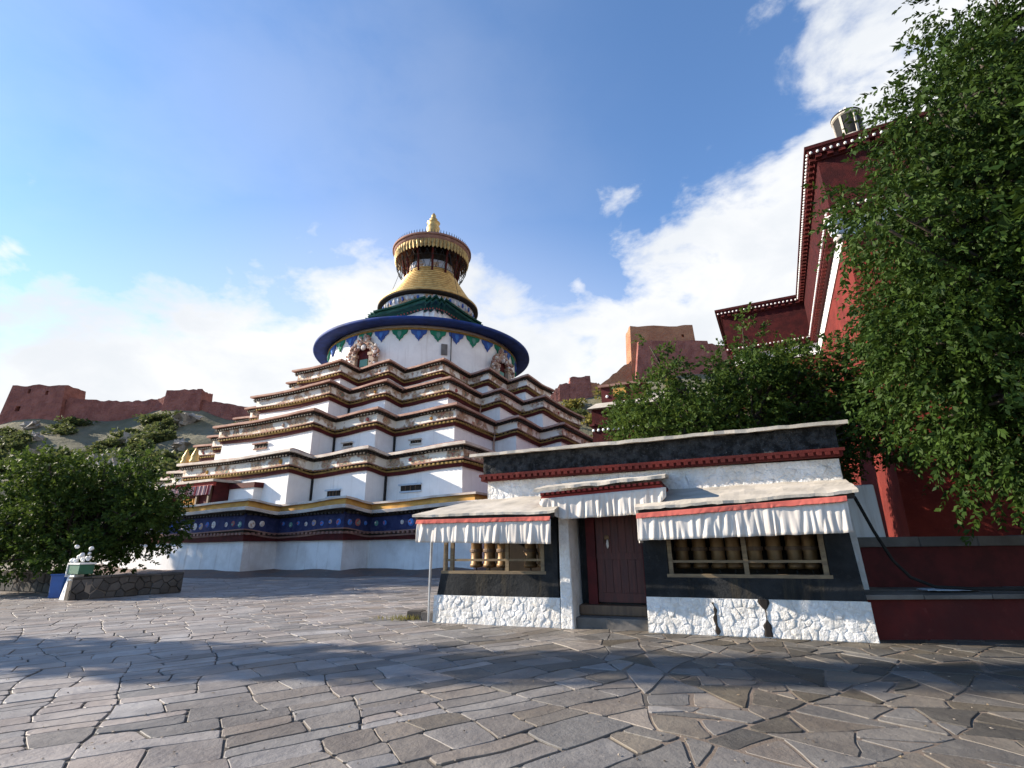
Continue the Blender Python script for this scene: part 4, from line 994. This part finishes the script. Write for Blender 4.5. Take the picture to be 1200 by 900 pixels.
# ---------------------------------------------------------------- curtains hung from the awnings
def curtain(label, u0, u1, w, zt0, zt1, zb0, zb1, strip, seed, side=False, swag=False):
    c = empty('awning_curtain', HW((u0+u1)/2, w, 0), -HA, label, 'curtain', None); uc = (u0+u1)/2
    def sheet(name, m, fz0, fz1, amp, off, parent=c):
        b = MB(); n = int((u1-u0)*130); k = 9
        for i in range(n+1):
            t = i/n; u = u0+(u1-u0)*t
            ph = u*40+3.2*mnoise.noise(Vector((u*2.9, seed, 0)))*2
            for j in range(k+1):
                v = j/k; z0, z1 = fz0(t), fz1(t); z = z0+(z1-z0)*v
                a = amp*(.25+.75*v); dw = a*(1-2.6*abs(mnoise.noise(Vector((u*6.3+.25*v, v*.35, seed+3)))))+a*.8*mnoise.noise(Vector((u*15, v*.6, seed+8)))+a*.45*math.sin(ph)*(.4+mnoise.noise(Vector((u*1.3, 3, seed))))+.05*v*mnoise.noise(Vector((u*.9, 2, seed)))
                b.v.append((u-uc+.012*math.cos(ph*.5)*v, off+dw-.02*v, z+.010*mnoise.noise(Vector((u*5, v, seed)))*v))
        for i in range(n):
            for j in range(k): a = i*(k+1)+j; b.f.append((a, a+1, a+k+2, a+k+1)); b.mi.append(0)
        o = b.build(name, m, parent, smooth=True); s = o.modifiers.new('t', 'SOLIDIFY'); s.thickness = .006; return o
    zt = lambda t: zt0+(zt1-zt0)*t
    zb = lambda t: zb0+(zb1-zb0)*t
    if swag:
        zb_ = lambda t: zb(t)+.34*max(0, (.20-t)/.20)**1.5+.30*max(0, (t-.80)/.20)**1.3
    else: zb_ = zb
    sheet('pleated_cloth', M['cloth'], (lambda t: zt(t)-strip*.6), zb_, .034 if not swag else .050, 0)
    if strip: sheet('red_border', M['cloth_red'], zt, (lambda t: zt(t)-strip), .006, -.022)
    if side:
        b = MB()
        for i in range(9):
            v = i/8; b.v += [(u0-uc-.0+.02*math.sin(i*2.2), .02+.62*v*.9, zt0), (u0-uc+.02*math.sin(i*2.2+.6), .02+.62*v*.9, zb0-.04)]
        for i in range(8): b.f.append((2*i, 2*i+1, 2*i+3, 2*i+2)); b.mi.append(0)
        b.build('side_cloth', M['cloth'], c).modifiers.new('t', 'SOLIDIFY').thickness = .006
    return c
curtain('white pleated awning curtain with red border above the gallery beside the metal pole', -3.90, -.83, -.60, 2.14, 2.13, 1.67, 1.60, .085, 1, side=False)
curtain('white pleated awning curtain with red border above the gallery beside the low red wall', .86, 4.32, -.60, 2.13, 2.31, 1.64, 1.72, .095, 5, side=True)
curtain('white swagged cloth hanging under the porch roof over the red door', -1.14, 1.42, -.33, 2.50, 2.62, 2.06, 2.14, 0.0, 9, swag=True)

# ---------------------------------------------------------------- prayer wheels
def wheel_proto():
    e = empty('prayer_wheel')
    pr = [(.05, .10), (.125, .11), (.135, .14), (.13, .17), (.115, .18), (.115, .62), (.13, .63), (.135, .66), (.125, .69), (.05, .70)]
    MB().lathe(pr, 20).build('drum', M['brass'], e, smooth=True); MB().tube([(0, 0, 0), (0, 0, .86)], .015, 6).build('axle', M['iron'], e)
    MB().lathe([(.137, .38), (.141, .39), (.141, .43), (.137, .44)], 20, closed=True).build('band', M['wood'], e)
    return e
WP = wheel_proto(); first = True
for us, z, lab, grp in ((( -3.02, -2.69, -2.36, -1.70, -1.38), .98, 'brown brass prayer wheel in the gallery between metal pole and door pillar', 'wheels in the gallery beside the metal pole'), ((1.52, 1.86, 2.20, 2.48, 2.86, 3.20, 3.54, 3.80), .98, 'brown brass prayer wheel in the gallery between red door and low red wall', 'wheels in the gallery beside the low red wall')):
    for u in us:
        o = WP if first else copy_tree(WP); first = False
        o.parent = house; o.location = (u, .62, z); o.scale = (1.12, 1.12, 1.2)

# small things at the house
def build_house_things():
    rg = random.Random(2)
    p = HW(-3.86, -.02); MB().tube([p+Vector((0, 0, -.05)), p+Vector((.0, .0, .9)), p+Vector((.01, 0, 1.75))], .028, 8).build('metal_pole', M['grey_pipe']); o = bpy.data.objects['metal_pole']
    tag(o, 'thin pale metal pole standing at the open end of the gallery', 'pole')
    for i, (u, w, sx, sy, sz, lab) in enumerate(((-4.02, .30, .17, .14, .17, 'squared grey stone block right beside the thin metal pole'), (-4.42, .40, .19, .15, .17, 'squared grey stone block at the far end of the row by the pole'))):
        b = MB().box(-sx, sx, -sy, sy, -.02, sz, 0, .015, .015).build('stone_block', M['wall_stone'], None, bevel=.015); b.location = HW(u, w, .01); b.rotation_euler = (0, 0, -HA+rg.uniform(-.1, .1)); tag(b, lab, 'stone block')
    # black cable running from the house corner down to the ledge
    pts = [HW(4.62, .3, 2.35), HW(4.85, .5, 1.75), HW(5.1, .75, 1.25), HW(5.35, .9, .96), HW(5.7, .95, .80), HW(6.3, 1.0, .775), HW(7.2, 1.15, .775)]
    P = []
    for i in range(len(pts)-1):
        for t in range(4): P.append(pts[i].lerp(pts[i+1], t/4))
    o = MB().tube(P+[pts[-1]], .028, 7).build('black_cable', M['iron'], smooth=True); tag(o, 'thick black cable sagging from the house corner onto the low wall', 'cable')
build_house_things()

# ================================================================ LOW WALLS RIGHT OF THE HOUSE
def build_low_walls():
    w = empty('low_wall', (6.15, 9.50, 0), R(-3.5), 'low dark red wall with a wide stone ledge beside the white house', 'wall')
    MB().hexa([(-.2, 0, -.05), (9, 0, -.05), (9, 2.4, -.05), (-.2, 2.4, -.05), (-.2, .05, .62), (9, .05, .62), (9, 2.4, .62), (-.2, 2.4, .62)]).build('wall', M['red_paint'], w)
    rg = random.Random(5); x = -.22
    while x < 8.9:
        l = rg.uniform(.7, 1.25); MB().box(x, x+l-.012, -.05+rg.uniform(-.012, .012), .80, .625, .70+rg.uniform(-.006, .006)).build('ledge_slab', M['grey_stone'], w, bevel=.012)
        MB().box(x+.1, x+l+.08, .81, 1.42, .625, .71+rg.uniform(-.006, .006)).build('ledge_slab', M['grey_stone'], w, bevel=.012); x += l
    b = empty('parapet_wall', (6.15, 9.50, 0), R(-3.5), 'dark parapet with pale stone coping behind the low red wall', 'wall')
    MB().box(.55, 9, 1.50, 1.9, -.05, 1.46).build('wall', M['maroon'], b)
    x = .5
    while x < 9:
        l = rg.uniform(.9, 1.5); MB().box(x, x+l-.01, 1.43, 2.0, 1.463, 1.66+rg.uniform(-.01, .01)).build('coping_stone', M['grey_stone'], b, bevel=.015); x += l
    c = MB().box(-.55, .55, -.4, .4, -.1, 2.75, 0, .05, .05).build('white_pier', M['whitewash_dirty'], None, bevel=.03); c.location = (7.45, 11.75, 0); c.rotation_euler = (0, 0, -HA); tag(c, 'dirty white masonry pier between the house and the red hall', 'pier')
    cl = MB(); n, k = 16, 8
    for j in range(k+1):
        for i in range(n+1): x = .9*i/n; y = .34*j/k; cl.v.append((x, y, .004+.022*abs(mnoise.noise(Vector((x*6, y*7, 3))))+.012*(j % 2)))
    for j in range(k):
        for i in range(n): a = j*(n+1)+i; cl.f.append((a, a+1, a+n+2, a+n+1)); cl.mi.append(0)
    o = cl.build('folded_sheet', M['pale_blue'], smooth=True); o.location = (7.35, 9.80, .725); o.rotation_euler = (0, 0, R(-6)); o.modifiers.new('t', 'SOLIDIFY').thickness = .006; tag(o, 'pale crumpled sheet lying on the stone ledge', 'sheet')
build_low_walls()

# ================================================================ RED TEMPLE HALL
GA = R(26.5)
def build_hall():
    H = empty('temple_hall', (12.67, 18.0, 0), -GA, 'tall dark red temple hall with white-dotted brushwood parapet', 'temple')
    base = [(0, 0), (16.8, 0), (16.8, 30), (-5.25, 30), (-5.25, 15.4), (0, 15.4)]
    sg = [(1, 1), (-1, 1), (-1, -1), (1, -1), (1, 1), (1, 1)]
    def ring(d, z): return [(x+a*d, y+b*d, z) for (x, y), (a, b) in zip(base, sg)]
    def band(name, d0, z0, d1, z1, m, thick=.5): return MB().loft([ring(d0, z0), ring(d1, z1), ring(max(d0, d1)+thick, z1), ring(max(d0, d1)+thick, z0)]).build(name, m, H)
    band('wall', .62, -.1, .86, 13.55, M['hall_red'], .5)
    band('white_band', .80, 13.55, .80, 14.35, M['whitewash'])
    band('lower_cornice', .62, 14.35, .55, 14.55, M['maroon']); band('lower_cornice', .40, 14.55, .36, 14.80, M['maroon'])
    band('brushwood_parapet', .50, 14.80, .42, 17.15, M['brushwood'])
    band('upper_cornice', .34, 17.15, .30, 17.35, M['maroon']); band('upper_cornice', .12, 17.35, .08, 17.58, M['maroon'])
    MB().loft([ring(0, 17.58), ring(0, 17.74), ring(.3, 17.84), ring(1.4, 17.84), ring(1.4, 17.58)]).build('coping', M['brushwood'], H)
    r = ring(2.0, 17.2); MB().add(r, [(0, 1, 2, 5), (2, 3, 4, 5)]).build('roof', M['earth'], H)
    def dots(name, d, z, rr, step, m=M['plain_white']):
        b = MB(); q = ring(d, z)
        for i in (5, 0, 4):
            A, B = q[i], q[(i+1) % 6]; dx, dy = B[0]-A[0], B[1]-A[1]; l = math.hypot(dx, dy); n = int(l/step)
            for k in range(n):
                t = (k+.5)/n; b.blob((A[0]+dx*t, A[1]+dy*t, z), rr, 7, 5)
        b.build(name, m, H, smooth=True, kind='stuff')
    dots('white_dots', .08, 17.42, .062, .25); dots('white_dots', .36, 14.68, .062, .25)
    def dent(name, d, z, step, hz):
        b = MB(); q = ring(d, z)
        for i in (5, 0, 4):
            A, B = q[i], q[(i+1) % 6]; dx, dy = B[0]-A[0], B[1]-A[1]; l = math.hypot(dx, dy); n = int(l/step); tx, ty = dx/l, dy/l
            for k in range(n):
                t = (k+.5)/n; b.obox((A[0]+dx*t, A[1]+dy*t, z), (tx*step*.27, ty*step*.27, 0), (ty*.12, -tx*.12, 0), (0, 0, hz))
        b.build(name, M['red_paint'], H, kind='stuff')
    dent('beam_ends', .26, 17.26, .42, .07); dent('beam_ends', .55, 14.45, .42, .07)
    # tied cloth bundle at the corner
    b = MB()
    for i in range(5): b.blob((.50+.03*i, .50+.02*i, 14.25-.22*i), (.36-.03*i, .36-.03*i, .17), 12, 6, i % 2, .3, i)
    b.build('corner_cloth', [M['cloth'], M['pale_blue']], H, smooth=True)
    # victory banner on the roof corner
    V = empty('victory_banner', (0, 0, 0), 0, 'dark cylindrical victory banner with white trim on the hall roof', 'victory banner')
    V.location = Vector((12.67, 18, 17.84))+Matrix.Rotation(-GA, 3, 'Z') @ Vector((1.85, .75, -.02))
    MB().lathe([(.43, .08), (.47, .3), (.50, 1.15), (.5, 1.2)], 28).build('drum', M['iron'], V, smooth=True)
    MB().lathe([(.50, 0), (.52, .04), (.52, .14), (.46, .16)], 28).build('ring', M['slab'], V); MB().lathe([(.52, 1.15), (.57, 1.2), (.57, 1.27), (.5, 1.3)], 28).build('ring', M['slab'], V)
    MB().lathe([(.56, 1.30), (.58, 1.34), (.3, 1.42), (.05, 1.44)], 28).build('lid', M['dark_wood'], V)
    for i in range(6):
        a = i*math.pi/3+.5; c, s = math.cos(a), math.sin(a); MB().obox((.49*c, .49*s, .65), (c*.03, s*.03, .015), (-s*.045, c*.045, 0), (c*.02, s*.02, .5)).build('stripe', M['slab'], V)
    for i, (x, h) in enumerate(((-.2, .18), (0, .34), (.18, .26))): MB().lathe([(.03, 1.42), (.08, 1.48), (.03, 1.46+h*.4), (.09, 1.46+h*.75), (.02, 1.46+h)], 10, (x, -.1)).build('knob', M['plain_white'], V, smooth=True)
build_hall()

# ---------------------------------------------------------------- small red shrine house behind
def build_shrine():
    S = empty('shrine_house', (3.95, 25.2, 0), -R(24), 'small dark red shrine with pale roof slab and white-dotted wall', 'shrine')
    MB().box(0, 6.0, 0, 4.0, -.1, 8.05, 0, .05, .05).build('wall', M['brushwood'], S)
    MB().hexa([(-.12, -.25, 8.06), (6.2, -.25, 8.06), (6.2, 4.2, 8.06), (-.12, 4.2, 8.06), (.25, .25, 8.42), (5.9, .25, 8.42), (5.9, 3.9, 8.42), (.25, 3.9, 8.42)]).build('roof_slab', M['slab'], S)
    MB().box(-.06, 6.06, -.08, 4.06, 7.20, 7.30).build('red_course', M['red_paint'], S)
    for i in range(24): MB().blob((.12+.25*i, -.02, 6.98), (.075, .05, .075), 8, 6).build('white_dot', M['plain_white'], S, smooth=True)
    for i in range(10): u = .15+i*.6; MB().box(u-.06, u+.06, -.14, -.085, 7.2, 7.32).build('beam_end', M['maroon'], S)
    t = MB().box(.45, 2.6, .7, 3.2, 8.43, 9.35).build('lantern_room', M['maroon'], S); MB().box(.32, 2.75, .55, 3.35, 9.352, 9.47).build('lantern_roof', M['dark_slab'], t); MB().box(1.1, 1.75, .64, .70, 8.75, 9.25).build('lantern_window', M['ochre'], t)
    MB().blob((.75, .68, 8.85), (.08, .05, .08), 8, 6).build('white_dot', M['plain_white'], t)
    MB().box(2.8, 5.2, .6, 3.0, 8.43, 8.78).build('roof_curb', M['slab'], S)
build_shrine()

# ================================================================ PLANTER, WALL, BIN ON THE LEFT
def build_left():
    rg = random.Random(31)
    def stone_wall(name, A, B, thick, h, label, cat, cell=.34, ends=False):
        A = Vector((*A, 0)); B = Vector((*B, 0)); d = (B-A); L_ = d.length; W = empty(name, A, math.atan2(d.y, d.x), label, cat)
        MB().box(0, L_, .05, thick, -.1, h-.05).build('core', M['wall_stone'], W)
        nu = max(2, int(L_/cell)); nz = max(1, int(h/(cell*.6))); sd = [(L_*(i+.5+rg.uniform(-.35, .35)+(.25 if j % 2 else -.25))/nu, h*(j+.5+rg.uniform(-.25, .25))/nz) for i in range(nu) for j in range(nz)]
        sd = [(min(max(a, .02), L_-.02), b) for a, b in sd]
        for p in voronoi(sd, (0, L_, 0, h)):
            p = clean(inset(p, .006), .04)
            if len(p) < 3: continue
            n = len(p); g = rg.uniform(.0, .035); cu = sum(a for a, b in p)/n; cz = sum(b for a, b in p)/n
            v = [(a, .06, b) for a, b in p]+[(a, .012-g, b) for a, b in p]+[(cu+(a-cu)*.85, -.012-g, cz+(b-cz)*.85) for a, b in p]
            f = [(i, (i+1) % n, n+(i+1) % n, n+i) for i in range(n)]+[(n+i, n+(i+1) % n, 2*n+(i+1) % n, 2*n+i) for i in range(n)]+[tuple(range(2*n, 3*n))]
            MB().add(v, f).build('stone', M['wall_stone'], W)
        x = 0
        while x < L_-.05:
            l = min(rg.uniform(.5, .9), L_-x); MB().box(x, x+l-.01, -.05, thick+.03, h+.002, h+.06+rg.uniform(0, .015)).build('coping_stone', M['wall_stone'], W, bevel=.01); x += l
        return W
    stone_wall('planter_wall', (-14.75, 18.2), (-12.75, 21.0), .4, .66, 'dark rubble planter wall beneath the bushy tree', 'wall')
    stone_wall('planter_wall', (-30, 26.0), (-16.5, 20.9), .4, .72, 'long dark rubble wall running behind the blue bin', 'wall', .42)
    s = MB().hexa([(-16.2, 20.8, .0), (-14.5, 18.5, 0), (-13.05, 20.95, 0), (-16, 25, 0), (-16.2, 20.8, .55), (-14.5, 18.5, .55), (-13.05, 20.95, .55), (-16, 25, .55)]).build('planter_soil', M['earth']); tag(s, 'bare soil bed inside the dark rubble planter', 'soil', kind='structure')
    # white framed green box on the planter corner
    k = empty('incense_box', (-15.15, 18.55, 0), R(-30), 'white tapered stand with green box at the planter corner', 'stand')
    MB().hexa([(-.28, -.06, -.02), (.24, -.06, -.02), (.24, .30, -.02), (-.28, .30, -.02), (-.16, .02, .80), (.30, .02, .80), (.30, .30, .80), (-.16, .30, .80)]).build('stand', M['plain_white'], k, bevel=.02)
    MB().box(-.20, .62, -.02, .42, .805, 1.12).build('box', M['bin_green'], k, bevel=.02); MB().box(-.24, -.19, -.05, .44, .72, 1.16).build('frame', M['plain_white'], k); MB().box(-.24, .66, -.05, .44, 1.122, 1.17).build('frame', M['plain_white'], k)
    fl = MB()
    for i in range(16): fl.blob((rg.uniform(-.15, .55), rg.uniform(.0, .35), 1.22+rg.uniform(0, .12)+(.45*rg.random() if i % 3 == 0 else 0)), rg.uniform(.04, .09), 7, 5, 0, .4, i)
    fl.build('white_blossoms', M['plain_white'], k, smooth=True, kind='stuff')
    b = empty('waste_bin', (-16.05, 19.35, 0), 0, 'small blue waste bin beside the white tapered stand', 'bin')
    MB().hexa([(-.20, -.18, 0), (.20, -.18, 0), (.20, .18, 0), (-.20, .18, 0), (-.24, -.21, .74), (.24, -.21, .74), (.24, .21, .74), (-.24, .21, .74)]).build('body', M['bin_blue'], b, bevel=.02)
    MB().box(-.26, .26, -.23, .23, .742, .79).build('lid', M['bin_blue'], b, bevel=.012); MB().box(-.27, -.21, -.15, .15, .60, .64).build('handle', M['iron'], b)
build_left()
# low earth and brick ledge at the foot of the stupa
def build_foot():
    iw = Matrix.Rotation(-TH, 3, 'Z'); S5 = [7.26, 12.97, 20.6, 22.76, 25.07]
    def path(d):
        a = [t+d for t in S5]; s1, s2, s3, s4, s5 = a
        q = [(-s5, -s1), (-s4, -s1), (-s4, -s2), (-s3, -s2), (-s3, -s3), (-s2, -s3), (-s2, -s4), (-s1, -s4), (-s1, -s5), (s1, -s5), (s1, -s4), (s2, -s4), (s2, -s3), (s3, -s3), (s3, -s2), (s4, -s2), (s4, -s1), (s5, -s1)]
        out = []
        for i in range(len(q)-1):
            for t in range(10): out.append((q[i][0]+(q[i+1][0]-q[i][0])*t/10, q[i][1]+(q[i+1][1]-q[i][1])*t/10))
        return out
    rows = [path(d) for d in (-1.2, -.62, -.2, .25, .8, 1.5)]; zs = [.36, .34, .28, .16, .05, -.06]; b = MB(); n = len(rows[0])
    for i in range(n):
        for j in range(6):
            x, y = rows[j][i]; k = mnoise.noise(Vector((x*.35, y*.35, 4)))
            v = iw @ Vector((x, y, 0)); b.v.append((-10.29+v.x, 56.39+v.y-(.5*k if j > 3 else 0), zs[j]*(1+.5*k)+(.05*mnoise.noise(Vector((x*1.3, y*1.3, 2))) if 1 < j < 5 else 0)))
    for i in range(n-1):
        for j in range(5): a = i*6+j; b.f.append((a, a+1, a+7, a+6)); b.mi.append(0)
    o = b.build('earth_bank', M['bank'], smooth=True); tag(o, 'low reddish earth bank along the foot of the white stupa', 'bank', kind='structure')
mat('bank', (.20, .13, .10), (.14, .12, .11), .8, .95, .8, 5, spot=.5, spotcol=(.32, .27, .23), bdist=.1)
build_foot()

# ================================================================ TREES
def tree(name, label, base, trunk_top, r0, clumps, per, leaf, mtl, seed, length=.6, droop=1.0, step=.07, width=.42, group=None, extra=None):
    T = empty(name, base, 0, label, 'tree', group); B = Vector(base); tt = Vector(trunk_top)
    mb = MB(); rg = random.Random(seed)
    pts = [Vector((0, 0, -.2)).lerp(tt-B, i/6)+Vector((rg.uniform(-.08, .08), rg.uniform(-.08, .08), 0)) for i in range(7)]
    mb.tube(pts, [r0*(1.25 if i == 0 else 1-.45*i/6) for i in range(7)], 12)
    mb.build('trunk', M['bark'], T, smooth=True)
    lb = MB(); limbs(lb, tt-B, [(c[0]-B.x, c[1]-B.y, c[2]-B.z, *c[3:]) for c in clumps], r0, seed); lb.build('limbs', M['bark'], T, smooth=True)
    S, D, CV = crown_points(clumps, per, seed, val=True); S = S-np.array(base)
    P, DD, V = strands(S, D, length, droop, step, seed+1, cv=CV)
    if extra:
        # unseen rest of the crown, coarser, filled out to block sky and sun
        S2, D2 = crown_points(extra, per*.26, seed+7); P2, DD2, V2 = strands(S2-np.array(base), D2, length*1.3, droop, step*2.2, seed+8)
        e = bpy.data.objects.new('crown', leaves_mesh('crown', P2, DD2, np.full(len(P2), leaf*1.7), M[mtl], seed+9, width*1.3, V2)); COL.objects.link(e); e.parent = T
    o = bpy.data.objects.new('crown', leaves_mesh('crown', P, DD, np.full(len(P), leaf), M[mtl], seed+2, width, V)); COL.objects.link(o); o.parent = T
    return T
def rclumps(seed, n, box, r, ok=None, rz=.8):
    rg = random.Random(seed); out = []
    while len(out) < n:
        p = tuple(rg.uniform(a, b) for a, b in box); rr = rg.uniform(*r)
        if ok and not ok(*p): continue
        out.append((*p, rr, rr*rz))
    return out
# big drooping tree on the right: its crown hangs over the low wall
def right_ok(x, y, z):
    # left outline of the crown: furthest out at mid height, rising to the top and hanging lower towards the trunk
    q = x*8.5/y
    return q > (7.0 if z < 7 else 7.0+min(z-7, 3.6)*.67+max(0, z-10.6)*.42) and z > max(2.5, 4.75-(q-6.2)*.95) and x < 1.30*y
tree('drooping_tree', 'huge leafy tree with drooping twigs overhanging the low red wall', (12.6, 9.6, 0), (12.0, 9.4, 4.2), .34,
     rclumps(3, 135, ((6.2, 12.8), (7.6, 10.6), (2.4, 15.6)), (.5, 1.15), right_ok), 92, .108, 'leaf_dark', 50, .75, 1.7, .075, .46, extra=rclumps(4, 80, ((8.5, 18), (2.5, 15), (4.2, 15)), (1.1, 1.9), lambda x, y, z: x > 1.42*y or (y > 11.3 and .86 < x/y < 1.3 and z < 11.5)))
def twig_spray():
    T = bpy.data.objects['drooping_tree']; rg = random.Random(8); b = MB(); o = Vector(T.location)
    for c in ((8.6, 8.0, 4.9), (8.9, 8.2, 4.6)):
        for i in range(22):
            p = Vector(c)+Vector((rg.uniform(-.1, .1), rg.uniform(-.1, .1), rg.uniform(-.1, .1))); d = Vector((rg.uniform(-.9, .3), rg.uniform(-.8, .2), rg.uniform(-.5, .5))).normalized(); pts = [p]
            for k in range(5): d = (d+Vector((rg.uniform(-.3, .3), rg.uniform(-.3, .3), -.22))).normalized(); pts.append(pts[-1]+d*.16)
            b.tube([q-o for q in pts], [.012, .011, .009, .008, .006, .004], 4)
    b.build('bare_twigs', M['grey_twig'], T)
twig_spray()
# leafy tree behind the house
def mid_ok(x, y, z):
    h = 5.75+1.5/(1+math.exp(-(x-8.3)*3))+1.1*math.exp(-((x-7.4)/1.1)**2)+.55*math.exp(-((x-4.3)/.5)**2)+.35*math.sin(x*2.3)
    if x < 4: h -= (4-x)*.9
    return z < h
mc = rclumps(5, 95, ((3.9, 11.6), (14.0, 17.6), (3.7, 8.2)), (.50, .85), mid_ok)
mc += [(4.5, 14.8, 6.9, .30, .6), (4.3, 14.9, 7.45, .15, .5), (4.75, 14.8, 6.3, .45, .5), (4.9, 14.7, 6.6, .5, .5), (7.5, 15, 7.6, .42, .7), (7.35, 15, 8.3, .22, .5), (6.6, 15, 6.9, .5, .5), (8.4, 14.9, 6.9, .55, .6)]
tree('leafy_tree', 'dense green tree with upright shoots behind the white house roof', (7.0, 15.4, 0), (6.9, 15.3, 3.4), .22, mc, 165, .11, 'leaf_mid', 70, .48, .3, .07, .60)
mc = rclumps(6, 46, ((6.2, 11.6), (17.8, 20.6), (3.0, 7.4)), (.6, .95), lambda x, y, z: z < 6.4+.25*math.sin(x*2.1))  # second tree, added to keep the sun off the hall's lower front
tree('leafy_tree', 'dark leafy tree added behind the house to shade the tall red hall', (9.2, 19.2, 0), (9.1, 19.1, 3.0), .20, mc, 90, .13, 'leaf_dark', 75, .48, .3, .08, .60)
# bushy tree in the planter
lc = []
rg = random.Random(14)
for i in range(95):
    a = rg.uniform(0, 6.283); q = math.sqrt(rg.random()); x = -18.3+4.0*q*math.cos(a); y = 21.9+2.3*q*math.sin(a)
    top = 5.05-1.9*((x+18.1)/4.1)**2*.75
    z = rg.uniform(1.15, max(1.5, top)); lc.append((x, y, z, rg.uniform(.55, .95), rg.uniform(.5, .75)))
lc += [(-15.9, 21.6, 4.9, .6, .7), (-15.5, 21.8, 5.3, .35, .6), (-17.2, 21.5, 5.2, .6, .6), (-19.6, 21.6, 4.6, .7, .6)]
tree('bushy_tree', 'broad bushy green tree growing in the rubble planter', (-17.6, 22.3, .4), (-17.7, 22.2, 1.4), .20, lc, 110, .14, 'leaf_mid', 90, .50, .35, .085, .60)
# narrow tree added out of view to cast the shade band on the paving
def cone_tree(base, h, r, seed, label):
    cl = []; rg = random.Random(seed); n = int(h*4.5)
    for i in range(n):
        t = (i+.5)/n; rr = r*(1-t)**.75; a = rg.uniform(0, 6.28); cl.append((base[0]+rr*.5*math.cos(a), base[1]+rr*.5*math.sin(a), .7+(h-.7)*t, max(.25, rr*.72), .8))
    tree('unseen_juniper', label, base, (base[0], base[1], h*.5), .2, cl, 120, .22, 'leaf_dark', seed, .3, -.3, .1, .5)
cone_tree((-20.5, 10.9, 0), 18.0, 1.55, 200, 'tall narrow juniper added out of view to shade the court')

for (x, y, h, sd, lab) in ((-49, 36, 25, 210, 'broad poplar added out of view to shade the stupa foot'), (-45, 30.5, 21, 220, 'smaller poplar added out of view to shade the stupa foot')):  # unseen poplars added to shade the lower stupa walls
    cl = []; rg = random.Random(sd)
    for i in range(60):
        t = rg.random(); a = rg.uniform(0, 6.28); r = 3.6*math.sqrt(rg.random())*(1-.55*t); cl.append((x+r*math.cos(a), y+r*math.sin(a), 2.5+(h-3)*t, rg.uniform(.9, 1.6), 1.4))
    tree('unseen_poplar', lab, (x, y, 0), (x, y, h*.4), .4, cl, 26, .34, 'leaf_dark', sd, .8, .3, .16, .7)

def build_litter():
    rg = random.Random(55); b = MB()
    for i in range(520):
        y = 3.6+10*rg.random()**1.4; x = rg.uniform(-.95, .95)*y
        if HA and (x-1.73)*math.sin(HA)+(y-10.82)*math.cos(HA) > -.15 and x > -2.2: continue
        r = rg.uniform(.006, .022); a = rg.uniform(0, 6.28); c, sn = math.cos(a)*r, math.sin(a)*r; z = .008; h = rg.uniform(.003, .012)
        b.add([(x-c, y-sn, z), (x+sn*.6, y-c*.6, z), (x+c, y+sn, z+h*.4), (x-sn*.6, y+c*.6, z), (x, y, z+h)], [(0, 1, 4), (1, 2, 4), (2, 3, 4), (3, 0, 4), (3, 2, 1, 0)], rg.choice((0, 0, 1, 2)))
    o = b.build('litter', [M['earth'], M['bark'], M['frame_wood']], kind='stuff'); tag(o, 'scattered chips and dry leaf litter on the flagstones', 'litter')
    rgn = np.random.default_rng(3); n = 260; P = np.zeros((n, 3)); base = HW(-4.55, .15, .0); P[:, 0] = base.x+rgn.normal(size=n)*.30; P[:, 1] = base.y+rgn.normal(size=n)*.10; D = rgn.normal(size=(n, 3))*.45; D[:, 2] = 1
    o = bpy.data.objects.new('dry_grass', leaves_mesh('dry_grass', P, D, np.full(n, .11), M['leaf_yellow'], 4, .10)); COL.objects.link(o); tag(o, 'tuft of yellowing dry grass by the grey stone blocks', 'grass', kind='stuff')
build_litter()
